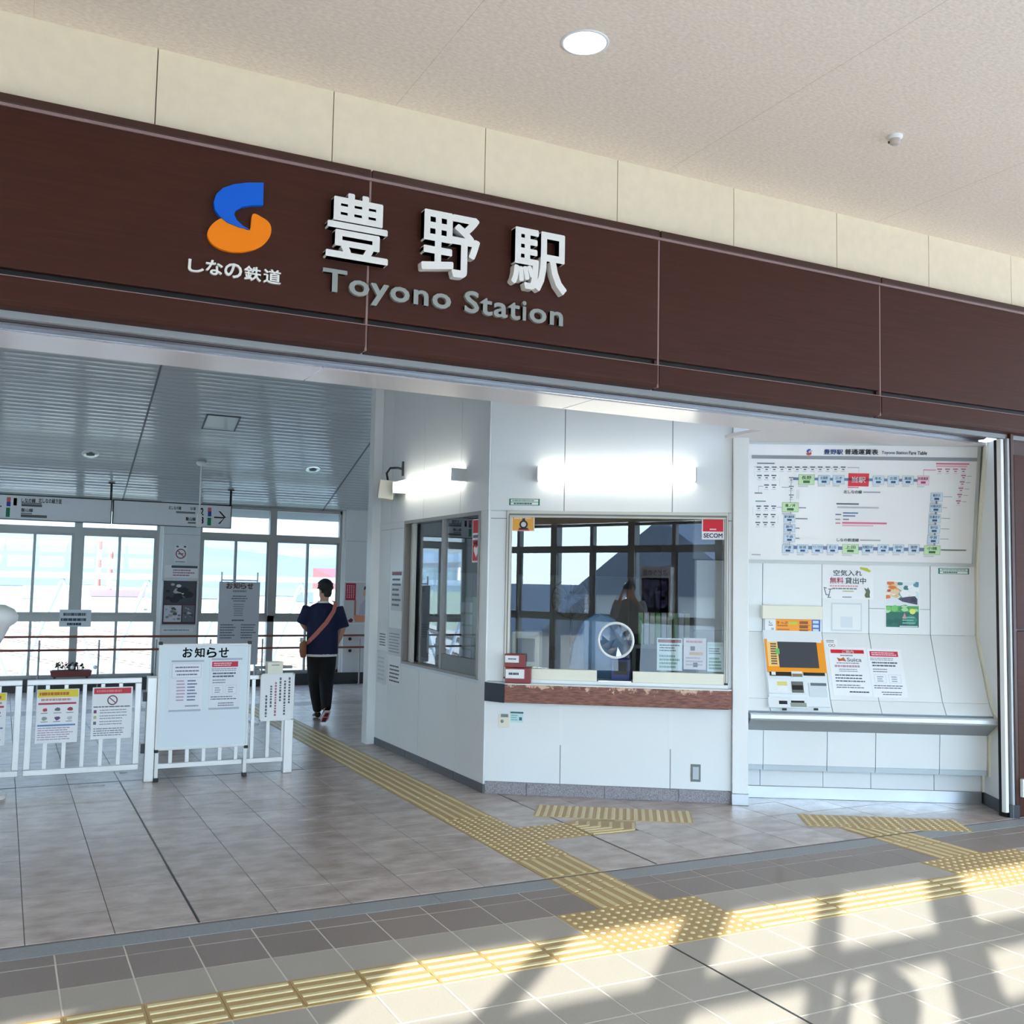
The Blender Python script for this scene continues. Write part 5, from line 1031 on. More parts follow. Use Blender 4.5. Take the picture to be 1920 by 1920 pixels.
for r_ in ((a[0], d_[0], d_[1]-0.012, d_[1]), (a[0], d_[0], a[1], a[1]+0.012), (a[0], a[0]+0.012, a[1], d_[1]), (d_[0]-0.012, d_[0], a[1], d_[1])): b.box(f, *r_, -0.012, 0.008)
b.build('frame', PLASTW, ns)
t = thing('ticket_box', 'cream ticket collecting box on top of the barrier fence beside a grey bracket', 'box', (2.25, YG, 0.885)); boxo('case', GF, 2.185, 2.325, 0.886, 1.0, -0.06, 0.04, PLASTC, t, 0.004); boxo('bracket', GF, 2.10, 2.44, 0.93, 0.955, -0.11, -0.07, ALUD, t, 0.003); boxo('bracket_foot', GF, 2.10, 2.13, 0.886, 0.93, -0.11, -0.02, ALUD, t); boxo('slot', GF, 2.22, 2.29, 0.97, 0.975, 0.04, 0.0415, DKGREY, t)
tag(MB().box(FL, *(0.62, 0.85), 9.19, 9.25, 0.001, 0.0025).build('floor_sticker', PAPER), 'blank white sticker on the floor tiles before the gate', 'sticker')
tag(MB().box(FL, 1.02, 1.08, 9.72, 9.80, 0.001, 0.0025).build('floor_sticker', PAPER), 'small white sticker on the floor just behind the gate', 'sticker')
# rounded white dispenser at the left picture edge
t = thing('rounded_dispenser', 'white rounded mushroom-shaped stand cut by the left picture edge', 'stand', (-0.06, 9.0, 0)); f = Frame((-0.06, 9.0, 0), (1, 0, 0), (0, 1, 0))
MB().lathe(f, [(0.001, 1.51), (0.09, 1.505), (0.16, 1.47), (0.19, 1.42), (0.185, 1.375), (0.13, 1.33), (0.10, 1.26), (0.07, 1.2), (0.001, 1.2)], 28).build('head', PLASTW, t); MB().cyl((-0.06, 9.0, 0.03), (-0.06, 9.0, 1.22), 0.035).build('stem', PLASTW, t); MB().cyl((-0.06, 9.0, 0.0), (-0.06, 9.0, 0.03), 0.17, seg=24).build('base', PLASTW, t)

# ---- hanging platform signs
YS = 16.35; SG = Frame((0, YS, 0), (1, 0, 0)); SGM = mat('sign_pale_grey', (226, 231, 234), 0.4)
def hsign(label, x0, x1, left):
    t = thing('platform_sign', label, 'sign', ((x0+x1)/2, YS, 2.545)); boxo('board', SG, x0+0.012, x1-0.012, 2.555, 2.90, -0.06, 0.0, SGM, t); boxo('top_bar', SG, x0, x1, 2.90, 2.915, -0.07, 0.008, BLACK, t); boxo('bottom_bar', SG, x0, x1, 2.545, 2.555, -0.07, 0.006, DKGREY, t)
    for x in (x0, x1-0.012): boxo('end_bar', SG, x, x+0.012, 2.555, 2.90, -0.07, 0.008, BLACK, t)
    for x in ((x1-0.03,) if True else ()): boxo('hanger_rod', SG, x, x+0.03, 2.915, 3.17, -0.05, -0.02, BLACK, t); boxo('hanger_foot', SG, x-0.03, x+0.06, 3.15, 3.165, -0.07, 0.0, BLACK, t)
    b = MB(); P = SG
    def r_(x0, y0, x1, y1, c, n=0.001): a = P.at(x0, y1); d_ = P.at(x1, y0); b.quad(P, a[0], d_[0], a[1], d_[1], n, flat(c))
    def t_(s, x0, y0, x1, y1, c=(24, 26, 30), bold=0.03): a = P.at(x0, y1); d_ = P.at(x1, y0); b.text(P, s, a[0], a[1], d_[0], d_[1], 0.0012, flat(c), bold=bold)
    if left:
        r_(12.5, 932.5, 20.5, 941, (214, 104, 96)); r_(12, 941, 20, 949, (30, 70, 160)); r_(10.5, 952, 19, 969, (0, 130, 76)); t_('1', 25, 934, 32, 947.5); t_('しなの線', 40, 935, 67, 941.5); t_('北しなの線方面', 72, 936, 116, 943); r_(40, 943.2, 78, 944.2, (130, 136, 140)); r_(40, 946.5, 79, 949, (90, 96, 100))
        t_('飯山線', 39.5, 953.5, 62, 959.5); r_(39, 962, 60, 963.5, (120, 126, 130)); r_(39, 966.5, 88, 969.5, (90, 96, 100)); r_(0, 948, 3, 950.5, (20, 20, 24))
        a = P.at(-6, 951)
    else:
        r_(389.5, 952, 396.5, 959, (214, 104, 96)); r_(389.5, 959, 396.5, 968, (30, 70, 160)); r_(388.5, 971, 396, 985, (0, 130, 76)); t_('2', 375.5, 952.5, 382, 966); t_('3', 375.5, 969, 382, 982)
        t_('北しなの線', 316, 949.5, 340, 955); t_('しなの線', 354, 950.5, 367, 956.5); t_('飯山線', 348, 970, 367, 976); r_(330, 960, 366, 962, (120, 126, 130)); r_(352, 979, 367, 981.5, (120, 126, 130))
        f0 = P.at(401.5, 970); f1 = P.at(421, 970); b.quad(P, f0[0], f1[0], f0[1]-0.011, f0[1]+0.011, 0.0012, flat((24, 26, 30)))
        for s in (1, -1): p0 = np.array([f1[0]+0.015, f0[1]]); p1 = p0+np.array([-0.10, 0.10*s]); d2 = np.array([0.012*s, 0.012]); b.poly(P, [tuple(p0-d2*np.array([-1, -s*0])), tuple(p1+[0.018, 0.0]), tuple(p1-[0.012, 0.0]), tuple(p0-[0.02, 0.0])], 0.0013, flat((24, 26, 30)))
        cc = P.at(350, 953); b.poly(P, [(cc[0]+0.055*math.cos(k*math.pi/8), cc[1]+0.055*math.sin(k*math.pi/8)) for k in range(16)], 0.0016, flat((224, 230, 234)))
    b.build('print', None, t)
hsign('hanging pale grey platform sign for platform 1 cut by the left picture edge', -0.33, 1.425, True)
hsign('hanging pale grey platform sign with an arrow for platforms 2 and 3', 1.44, 3.205, False)

# ---- things on the left column and by the windows
CF_ = Frame((0, YB-0.105, 0), (1, 0, 0))
def d_smk(b, f, W_, H_):
    cx, cy = 0.5*W_, 0.52*H_; r = 0.42*W_; k = 24
    b.add([f.p(cx+r*s*math.cos(2*math.pi*i/k), cy+r*s*math.sin(2*math.pi*i/k), N1) for s in (1, 0.78) for i in range(k)], [(i, (i+1) % k, k+(i+1) % k, k+i) for i in range(k)], flat((150, 80, 90)))
    b.poly(f, [(cx-r*0.62, cy+r*0.5), (cx-r*0.5, cy+r*0.62), (cx+r*0.62, cy-r*0.5), (cx+r*0.5, cy-r*0.62)], N2, flat((150, 80, 90))); b.poly(f, [(cx-r*0.5, cy-r*0.1), (cx+r*0.5, cy-r*0.1), (cx+r*0.5, cy+r*0.1), (cx-r*0.5, cy+r*0.1)], N1, flat((90, 94, 100)))
    bars(b, f, 0.1*W_, 0.9*W_, 0.02*H_, 0.12*H_, 1, GREYI, 0.6); q(b, f, W_, H_, 0.12, 0.3, 0.88, 0.97, (80, 84, 90)); q(b, f, W_, H_, 0.72, 0.9, 0.88, 0.97, (80, 84, 90))
sheet('no_smoking_sign', 'round red no smoking sticker high on the left hall column', 'sign', CF_, (328, 1022, 350, 1056), d_smk, SGM)
def d_ban(b, f, W_, H_): q(b, f, W_, H_, 0.2, 0.98, 0.78, 0.97, (64, 82, 96)); bars(b, f, 0.25*W_, 0.9*W_, 0.1*H_, 0.7*H_, 3, (170, 130, 146), 0.5)
sheet('banner_notice', 'white notice with a dark blue band under the no smoking sticker', 'notice', CF_, (309, 1059, 371, 1084), d_ban)
t = thing('poster_case', 'dark framed case of black and white posters on the left hall column', 'poster case', CF_.p(2.55, 1.1, 0)); u0, v1 = CF_.at(304, 1086); u1, v0 = CF_.at(368, 1173)
boxo('back_board', CF_, u0+0.015, u1-0.015, v0+0.015, v1-0.015, 0.0, 0.012, mat('maroon_board', (84, 60, 62), 0.6), t)
b = MB()
for r_ in ((u0, u1, v1-0.02, v1), (u0, u1, v0, v0+0.02), (u0, u0+0.02, v0, v1), (u1-0.02, u1, v0, v1)): b.box(CF_, *r_, 0, 0.03)
b.build('case_frame', ALU, t); g = CF_.sub(0, 0, 0.0125); Wc, Hc = u1-u0, v1-v0
for nm_, (x0, x1, y0, y1), c in (('dark_poster', (0.06, 0.93, 0.47, 0.97), (70, 76, 82)), ('white_poster', (0.08, 0.56, 0.08, 0.44), (206, 210, 222)), ('grey_poster', (0.60, 0.93, 0.08, 0.44), (104, 110, 120))):
    b = MB(); b.box(g, u0+x0*Wc, u0+x1*Wc, v0+y0*Hc, v0+y1*Hc, 0, 0.002, flat(c)); rr = random.Random(len(nm_)); f_ = g.sub(u0+x0*Wc, v0+y0*Hc, 0.002-0.0012); w_, h_ = (x1-x0)*Wc, (y1-y0)*Hc
    for k in range(14):
        cx, cy, s_ = rr.uniform(0.1, 0.9)*w_, rr.uniform(0.1, 0.9)*h_, rr.uniform(0.04, 0.12)*w_; v_ = rr.choice((36, 60, 120, 180, 226) if 'dark' in nm_ else (80, 130, 170, 190)); b.poly(f_, [(min(w_, max(0, cx+s_*1.6*math.cos(a))), min(h_, max(0, cy+s_*math.sin(a)))) for a in (0.2, 1.2, 2.2, 3.4, 4.4, 5.4)], N1+0.0001*k, flat((v_, v_+2, v_+5)))
    b.build(nm_, None, t)
sheet('small_notice', 'pale strip notice under the poster case on the left hall column', 'notice', CF_, (304, 1177, 362, 1186), lambda b, f, W_, H_: bars(b, f, 0.05*W_, 0.95*W_, 0.2*H_, 0.8*H_, 1, (150, 170, 180), 0.5), SGM)
CR_ = CF_
def d_woman(b, f, W_, H_):
    q(b, f, W_, H_, 0.02, 0.98, 0.02, 0.98, (206, 204, 206)); q(b, f, W_, H_, 0.06, 0.4, 0.56, 0.96, (170, 24, 56), N2)
    for k in range(4): bars(b, f, (0.1+0.07*k)*W_, (0.14+0.07*k)*W_, 0.6*H_, 0.92*H_, 8, (236, 190, 200), 0.6, 0.003, k)
    P = lambda pts, c, n: b.poly(f, [(x*W_, y*H_) for x, y in pts], n, flat(c))
    P([(0.52, 0.22), (0.56, 0.44), (0.66, 0.56), (0.8, 0.62), (0.97, 0.60), (0.97, 0.2)], (186, 186, 200), N2)
    P([(0.72, 0.6), (0.86, 0.6), (0.88, 0.72), (0.74, 0.72)], (214, 164, 140), 0.0028)
    P([(0.64, 0.70), (0.68, 0.66), (0.78, 0.66), (0.84, 0.72), (0.82, 0.84), (0.70, 0.85), (0.66, 0.78)], (222, 176, 152), 0.003)
    P([(0.66, 0.80), (0.68, 0.88), (0.78, 0.92), (0.92, 0.90), (0.97, 0.80), (0.95, 0.66), (0.86, 0.66), (0.84, 0.78), (0.76, 0.84)], (40, 34, 38), 0.0034)
    P([(0.34, 0.18), (0.44, 0.22), (0.66, 0.2), (0.97, 0.22), (0.97, 0.05), (0.4, 0.05)], (222, 150, 120), 0.0026); P([(0.16, 0.08), (0.22, 0.04), (0.3, 0.04), (0.34, 0.1), (0.26, 0.14)], (90, 20, 34), 0.003); P([(0.36, 0.2), (0.42, 0.2), (0.42, 0.56), (0.36, 0.56)], (170, 110, 90), 0.0027)
sheet('woman_poster', 'pink-toned poster of a dark-haired woman in a white blouse on the right hall column', 'poster', CR_, (645, 1090, 699, 1170), d_woman)
for k, py in enumerate((1198, 1220)):
    u, v = CF_.at(656, py); MB().lathe(CF_.sub(u, v), [(0.028, 0), (0.028, 0.01), (0.001, 0.012)], 14).build('round_knob', DKGREY, wb)
# hanging banner stand behind the whiteboard
YH = 12.6; HF = Frame((0, YH, 0), (1, 0, 0)); t = thing('notice_stand', 'grey hanging notice sheet with a red Japanese heading behind the whiteboard', 'notice', (*HF.p(HF.at(447, 1150)[0], 0)[:2], 0)); a = HF.at(407, 1203); d_ = HF.at(488, 1092)
boxo('sheet', HF, a[0], d_[0], HF.at(450, 1262)[1]+0.1, d_[1], -0.004, 0.0, mat('grey_sheet', (176, 182, 192), 0.6), t); b = MB(); W_, H_ = d_[0]-a[0], d_[1]-a[1]; f_ = HF.sub(a[0], a[1])
for k, ch in enumerate('お知らせ'): b.text(f_, ch, (0.17+0.17*k)*W_, 0.885*H_, (0.32+0.17*k)*W_, 0.985*H_, 0.0015, flat((140, 60, 66)), bold=0.03)
bars(b, f_, 0.3*W_, 0.7*W_, 0.82*H_, 0.87*H_, 1, (120, 126, 140), 0.6, 0.0012, 1, True); bars(b, f_, 0.3*W_, 0.7*W_, 0.66*H_, 0.78*H_, 3, (80, 86, 100), 0.4, 0.0012, 2, True); bars(b, f_, 0.35*W_, 0.62*W_, 0.42*H_, 0.64*H_, 6, (110, 116, 130), 0.4, 0.0012, 3, True); bars(b, f_, 0.3*W_, 0.66*W_, 0.33*H_, 0.38*H_, 1, (80, 86, 100), 0.5, 0.0012, 4, True)
for x0 in (0.06, 0.56): bars(b, f_, x0*W_, (x0+0.38)*W_, 0.04*H_, 0.30*H_, 6, (80, 86, 104), 0.4, 0.0012, 5)
b.build('print', None, t)
for x in (a[0]+0.03, d_[0]-0.03): MB().cyl(HF.p(x, 0.0, -0.02), HF.p(x, d_[1]+0.12, -0.02), 0.01).build('stand_pole', ALU, t); MB().box(HF, x-0.03, x+0.03, 0, 0.02, -0.25, 0.2).build('foot', ALU, t)
MB().cyl(HF.p(a[0]+0.03, d_[1]+0.02, -0.02), HF.p(d_[0]-0.03, d_[1]+0.02, -0.02), 0.008).build('cross_bar', ALU, t)
# planter on the plinth and the sign on the mullion
PLF = Frame((0, 16.62, 0), (1, 0, 0)); u0, v0 = PLF.at(93, 1269); u1, v1 = PLF.at(172, 1256)
t = thing('flower_box', 'red-brown flower box with sparse dark plants in front of the window mullion', 'planter', ((u0+u1)/2, 16.6, v0-0.2)); MB().prism(PLF, [(u0+0.02, v0), (u1-0.02, v0), (u1, v1), (u0, v1)], -0.09, 0.09).build('trough', mat('red_brown_planter', (120, 50, 46), 0.5), t, bevel=0.008)
boxo('soil', PLF, u0+0.03, u1-0.03, v1-0.01, v1+0.004, -0.07, 0.07, mat('soil', (50, 38, 34), 0.9), t); boxo('leg', PLF, u0+0.05, u0+0.08, 0, v0, -0.07, 0.07, DKGREY, t); boxo('leg', PLF, u1-0.08, u1-0.05, 0, v0, -0.07, 0.07, DKGREY, t)
b = MB(); rr = random.Random(9)
for k in range(46):
    x = rr.uniform(u0+0.1, u1-0.08); y = rr.uniform(-0.06, 0.06); h = rr.uniform(0.03, 0.12); a_ = rr.uniform(0, 6.3); s_ = 0.028
    p = PLF.p(x, v1+h, y); b.add([p, p+[s_*math.cos(a_), s_*math.sin(a_), 0.02], p+[s_*1.6*math.cos(a_+0.5), s_*1.6*math.sin(a_+0.5), -0.01], p+[s_*math.cos(a_+1), s_*math.sin(a_+1), -0.015]], [(0, 1, 2, 3)]); b.cyl(PLF.p(x, v1, y), p, 0.002, seg=4, caps=False)
o_ = b.build('foliage', mat('dark_foliage', (52, 44, 40), 0.8, var=0.3, scale=40), t)
for x in (u0+0.30, u0+0.62): MB().ball(PLF.p(x, v1+0.045, 0.05), 0.03, seg=10, rings=6).build('white_bloom', PAPER, t)
def d_2l(b, f, W_, H_): bars(b, f, 0.12*W_, 0.9*W_, 0.55*H_, 0.9*H_, 1, (70, 84, 96), 0.5, N1, 1); bars(b, f, 0.05*W_, 0.95*W_, 0.28*H_, 0.55*H_, 1, (60, 74, 86), 0.6, N1, 2); bars(b, f, 0.25*W_, 0.8*W_, 0.03*H_, 0.28*H_, 1, (60, 74, 86), 0.6, N1, 3)
sheet('mullion_notice', 'small translucent notice with dark lettering taped across the thick window mullion', 'notice', Frame((0, 16.9, 0), (1, 0, 0)), (112, 1143, 170, 1175), d_2l, mat('pale_acetate', (206, 218, 222), 0.3))

# ================================================================= PEOPLE
def loft(b, secs, m=None, seg=18):
    """secs: list of (centre, side radius, depth radius[, side axis]) joined into one closed limb"""
    V = []; F = []; n = len(secs)
    for i, s in enumerate(secs):
        c = np.array(s[0], float); a = np.array(secs[min(i+1, n-1)][0], float)-np.array(secs[max(i-1, 0)][0], float); a /= max(1e-9, np.linalg.norm(a))
        side = np.array(s[3] if len(s) > 3 else (1, 0, 0), float); side -= a*(a@side)
        if np.linalg.norm(side) < 0.2: side = np.cross(a, [0, 1, 0.1])
        side /= np.linalg.norm(side); dep = np.cross(a, side)
        V += [c+side*s[1]*math.cos(2*math.pi*k/seg)+dep*s[2]*math.sin(2*math.pi*k/seg) for k in range(seg)]
    for i in range(n-1): F += [(i*seg+k, i*seg+(k+1) % seg, (i+1)*seg+(k+1) % seg, (i+1)*seg+k) for k in range(seg)]
    F += [tuple(reversed(range(seg))), tuple(range((n-1)*seg, n*seg))]
    return b.add(V, F, m, True)
def remesh(b, name, m, parent, vox, xf, sm=8):
    """weld overlapping limbs into one continuous skin"""
    me = D.meshes.new('tmp'); me.from_pydata([tuple(xf(v)) for v in b.v], [], b.f); me.update(); o = D.objects.new('tmp', me); COL.objects.link(o)
    r = o.modifiers.new('r', 'REMESH'); r.mode = 'VOXEL'; r.voxel_size = vox; r.use_smooth_shade = True
    s = o.modifiers.new('s', 'SMOOTH'); s.iterations = sm; s.factor = 0.5
    me2 = D.meshes.new_from_object(o.evaluated_get(bpy.context.evaluated_depsgraph_get())); D.objects.remove(o); D.meshes.remove(me)
    V = np.array([v.co[:] for v in me2.vertices]); F = [tuple(p.vertices) for p in me2.polygons]; D.meshes.remove(me2)
    k = MB(); k.add(V, F, m, True); return k.build(name, None, parent)
SKIN = mat('skin', (214, 164, 138), 0.55, var=0.04, scale=30); HAIR = mat('black_hair', (22, 20, 22), 0.5, var=0.3, scale=60, bump=0.5, bscale=160)
def person(name, label, pos, az, P, hgt):
    """P: joints in body space (x right, y forward, z up) for a 1.72 m figure"""
    k = hgt/1.72; ca, sa = math.cos(az), math.sin(az)
    def xf(v): x, y, z = v[0]*k, v[1]*k, v[2]*k; return np.array([pos[0]+x*ca+y*sa, pos[1]-x*sa+y*ca, pos[2]+z])
    t = thing(name, label, 'person', pos); J = P
    b = MB(); lean = J.get('lean', 0.0)
    loft(b, [((0, 0, 0.88), .15, .105), ((0, 0, 0.95), .165, .115), ((0, 0, 1.06), .145, .10), ((0, lean*.4, 1.18), .155, .105), ((0, lean*.7, 1.30), .17, .11), ((0, lean, 1.39), .165, .095), ((0, lean, 1.44), .10, .075), ((0, lean, 1.47), .062, .06)])
    hc = np.array(J['head'], float); nk = np.array([0, lean, 1.42])
    loft(b, [(nk, .06, .058), (nk*0.5+(hc-[0, 0.01, .08])*0.5, .054, .055), (hc-[0, .01, .04], .054, .056)])
    hx, hy = J.get('look', (0.0, 1.0)); fr = Frame(hc, (hy, -hx, 0), (0, 0, 1), (hx, hy, 0))
    b.ball(hc+[0, 0, .035], (.074, .092, .090), fr=fr, seg=20, rings=14); b.ball(fr.p(0, -.045, .022), (.056, .066, .072), fr=fr, seg=18, rings=12)
    b.ball(fr.p(0, -.01, .095), (.011, .016, .02), fr=fr); b.ball(fr.p(0, -.052, .082), (.024, .01, .010), fr=fr); b.ball(fr.p(0, -.095, .068), (.02, .015, .014), fr=fr)
    for s in (-1, 1): b.ball(fr.p(.076*s, -.005, -.008), (.011, .02, .032), fr=fr)
    for s, A_ in ((-1, 'L'), (1, 'R')):
        sh, el, wr = [np.array(J[q_+A_], float) for q_ in ('sh', 'el', 'wr')]
        loft(b, [(sh, .052, .052), (sh*.5+el*.5, .046, .046), (el, .038, .038), (el*.6+wr*.4, .037, .036), (wr, .025, .022)], seg=12)
        hd = np.array(J['hand'+A_], float); hd /= np.linalg.norm(hd); pn = np.array(J['palm'+A_], float); pn -= hd*(pn@hd); pn /= np.linalg.norm(pn); ac = np.cross(hd, pn)
        loft(b, [(wr, .026, .020, ac), (wr+hd*.03, .034, .017, ac), (wr+hd*.085, .040, .015, ac)], seg=12)
        for f_ in range(4):
            o_ = wr+hd*.08+ac*(.030-.020*f_); L_ = (.066, .076, .072, .056)[f_]; cu = J.get('curl', .5)
            loft(b, [(o_, .0088, .0088, ac), (o_+hd*L_*.45+pn*L_*.10*cu, .0084, .0084, ac), (o_+hd*L_*.75+pn*L_*.45*cu, .0078, .0078, ac), (o_+hd*L_*.9+pn*L_*.8*cu, .0066, .0066, ac)], seg=8)
        th = wr+hd*.025+ac*.030*s*(1 if A_ == 'L' else 1)*J.get('th'+A_, 1)
        loft(b, [(th, .012, .012, hd), (th+ac*.030*J.get('th'+A_, 1)*s+hd*.028+pn*.012, .0105, .0105, hd), (th+ac*.036*J.get('th'+A_, 1)*s+hd*.058+pn*.026, .0082, .0082, hd)], seg=8)
        hp, kn, an = [np.array(J[q_+A_], float) for q_ in ('hp', 'kn', 'an')]
        loft(b, [(hp, .085, .09), (hp*.5+kn*.5, .072, .078), (kn, .053, .056), (kn*.65+an*.35, .052, .056), (an, .034, .038)], seg=14)
        to = np.array(J['toe'+A_], float); loft(b, [(an, .034, .034), (an*.5+to*.5, .036, .028), (to, .036, .018)], seg=12)
    remesh(b, 'body', SKIN, t, 0.0075*k, xf, 3)
    # hair
    h = MB(); rr = random.Random(5); h.ball(hc+[0, 0, .048], (.091, .106, .100), fr=Frame(hc, fr.u, fr.v, fr.n), seg=26, rings=18)
    V = []
    for v in h.v:
        d_ = np.array(v)-(hc+[0, 0, .048]); loc = (d_@fr.u, d_@fr.v, d_@fr.n); kk = 1.0+0.05*rr.random()
        if loc[2] > .02 and loc[1] < .03: kk = 0.74        # opens over the face
        if loc[1] < -.02 and loc[2] < 0.02: kk *= 0.97
        V.append(tuple(hc+[0, 0, .048]+d_*kk))
    h.v = V
    for _ in range(60):
        a = rr.uniform(0, 6.28); e = rr.uniform(-0.3, 1.3); d_ = fr.u*math.cos(a)*math.cos(e)+fr.n*math.sin(a)*math.cos(e)+fr.v*math.sin(e)
        if d_@fr.n > .25 and e < .5: continue
        p0 = hc+[0, 0, .048]+d_*.090; h.cyl(p0, p0+d_*.018+fr.v*-.012+np.array([rr.uniform(-.01, .01), rr.uniform(-.01, .01), 0]), .014, .003, seg=6)
    loft(h, [(fr.p(0, 0.02, -.05), .062, .04, fr.u), (fr.p(0, -.04, -.058), .056, .034, fr.u), (fr.p(0, -.075, -.05), .044, .022, fr.u)])
    remesh(h, 'hair', HAIR, t, 0.008*k, xf, 2)
    e = MB()
    for s in (-1, 1): e.ball(fr.p(.030*s, .018, .081), (.012, .007, .007), mat('eye_white', (230, 228, 224), 0.3), seg=10, rings=6, fr=fr); e.ball(fr.p(.030*s, .018, .087), (.005, .003, .005), BLACK, seg=8, rings=5, fr=fr); e.box(fr, .030*s-.018, .030*s+.018, .040, .046, .080, .088, HAIR)
    e.v = [tuple(xf(v)) for v in e.v]; e.build('eyes', None, t)
    # clothes
    c = MB(); hm = J['hem']
    loft(c, [((0, 0, hm), .195, .135), ((0, 0, hm+.10), .193, .135), ((0, lean*.3, 1.12), .190, .132), ((0, lean*.7, 1.28), .198, .132), ((0, lean, 1.385), .192, .115), ((0, lean, 1.43), .135, .088), ((0, lean, 1.46), .075, .068)], seg=22)
    for A_ in 'LR':
        sh, el, wr = [np.array(J[q_+A_], float) for q_ in ('sh', 'el', 'wr')]; e2 = el*(1-J['slv'])+wr*J['slv'] if J['slv'] > 0 else sh*-J['slv']+el*(1+J['slv'])
        sec = [(sh-[0, 0, -.005], .074, .078), (sh*.5+el*.5, .078, .078)]
        sec += [(el, .070 if J['slv'] > 0 else .082, .070 if J['slv'] > 0 else .082)]
        if J['slv'] > 0.15: sec.append((e2, .045, .045))
        loft(c, sec, seg=14)
    remesh(c, 'shirt', J['shirt'], t, 0.011*k, xf, 5)
    c = MB()
    loft(c, [((0, 0, .80), .16, .12), ((0, 0, .88), .17, .125), ((0, 0, .98), .158, .115)], seg=20)
    for A_ in 'LR':
        hp, kn, an = [np.array(J[q_+A_], float) for q_ in ('hp', 'kn', 'an')]; w_ = J.get('wide', 1.0)
        loft(c, [(hp+[0, 0, .02], .095*w_, .105*w_), (hp*.5+kn*.5, .092*w_, .098*w_), (kn, .078*w_, .082*w_), (kn*.5+an*.5, .066*w_, .07*w_), (an+[0, 0, .02], .05*w_, .055*w_)], seg=16)
    remesh(c, 'trousers', J['trousers'], t, 0.011*k, xf, 4)
    c = MB()
    for zz, rx, ry, th_ in ((hm-.012, .186, .128, .022),): c.v += []; loft(c, [((0, 0, zz-th_/2), rx, ry), ((0, 0, zz+th_), rx+.002, ry+.002)], seg=28)
    loft(c, [((0, lean, 1.455), .078, .072), ((0, lean, 1.478), .066, .064)], seg=20); c.v = [tuple(xf(v)) for v in c.v]
    if J.get('tee'): c.build('white_undershirt', PAPER, t)
    for A_ in 'LR':
        an, to = np.array(J['an'+A_], float), np.array(J['toe'+A_], float); d_ = to-an; sc = MB(); up = np.array(J['up'+A_], float)
        hl = an+(-d_*0.28)-up*.045; tp = to+d_*.10
        loft(sc, [(hl, .034, .034, (1, 0, 0)), (an-up*.030, .042, .040, (1, 0, 0)), (an*.5+to*.5-up*.012, .045, .034, (1, 0, 0)), (to+up*.004, .047, .026, (1, 0, 0)), (tp, .036, .016, (1, 0, 0))], seg=14)
        sc.v = [tuple(xf(v)) for v in sc.v]; so = sc.build('shoe', J['shoe'], t)
        sl_ = MB(); a1, a2 = hl-up*.028, tp-up*.012; ax = (a2-a1); L_ = np.linalg.norm(ax); ax /= L_; sd = np.array([1.0, 0, 0]); nn = np.cross(sd, ax)
        g_ = Frame(a1, sd, ax, nn); sl_.prism(g_, [(-.034, 0), (.034, 0), (.042, L_*.4), (.048, L_*.75), (.03, L_), (-.03, L_), (-.048, L_*.75), (-.042, L_*.4)], -.010, .014, J['rim'])
        if J.get('pat'): sl_.prism(g_, [(-.020, L_*.1), (.020, L_*.1), (.026, L_*.45), (-.026, L_*.45)], -.0125, -.0095, J['pat']); sl_.prism(g_, [(-.028, L_*.55), (.028, L_*.55), (.022, L_*.92), (-.022, L_*.92)], -.0125, -.0095, J['pat']); sl_.prism(g_, [(-.028, L_*.55), (.028, L_*.55), (.022, L_*.92), (-.022, L_*.92)], .0135, .0145, J['pat'])
        sl_.v = [tuple(xf(v)) for v in sl_.v]; sl_.build('sole', None, so)
    return t, xf
NAVY = mat('navy_cotton', (20, 28, 62), 0.85, var=0.2, scale=6, bump=0.15, bscale=20); BLK = mat('black_cotton', (16, 16, 19), 0.85, var=0.15, scale=8, bump=0.1, bscale=18)
walk = dict(lean=.02, head=(.02, .03, 1.605), look=(-.45, .9), hem=.83, slv=-.12, shirt=NAVY, trousers=BLK, tee=True, wide=1.12, curl=.7,
    shL=(-.175, .02, 1.40), elL=(-.235, .06, 1.20), wrL=(-.14, .25, 1.10), handL=(.3, .9, .25), palmL=(.9, -.2, .3),
    shR=(.175, .02, 1.40), elR=(.245, -.02, 1.15), wrR=(.22, .14, .98), handR=(-.1, .8, -.5), palmR=(-.9, 0, -.2),
    hpL=(-.08, 0, .90), knL=(-.045, .20, .50), anL=(.02, .34, .09), toeL=(.02, .47, .03), upL=(0, 0, 1),
    hpR=(.08, 0, .90), knR=(.075, .06, .48), anR=(.055, -.14, .165), toeR=(.03, -.09, .045), upR=(0, .85, .45),
    shoe=BLACK, rim=mat('pale_pink_rim', (226, 196, 200), 0.5), pat=mat('dark_red_sole', (120, 24, 40), 0.5))
pt, xf = person('person', 'person in navy T-shirt and black trousers walking away with a sling bag', (3.573, 12.30, 0), R(8), walk, 1.74)
b = MB(); st_ = []
pts = [(.125, .03, 1.475), (.14, -.05, 1.455), (.11, -.115, 1.36), (.02, -.148, 1.22), (-.09, -.145, 1.09), (-.165, -.10, 1.0), (-.20, -.02, .95)]
for i, p in enumerate(pts):
    p = np.array(p); d_ = np.array(pts[min(i+1, 6)])-np.array(pts[max(i-1, 0)]); d_ /= np.linalg.norm(d_); out = np.array([p[0]*.5, p[1], 0.02 if i > 1 else .3]); out /= np.linalg.norm(out); sd = np.cross(d_, out); sd /= np.linalg.norm(sd); st_ += [p+sd*.026, p-sd*.026, p+sd*.026+out*.006, p-sd*.026+out*.006]
F = []
for i in range(6): a = 4*i; F += [(a, a+1, a+5, a+4), (a+2, a+6, a+7, a+3), (a, a+4, a+6, a+2), (a+1, a+3, a+7, a+5)]
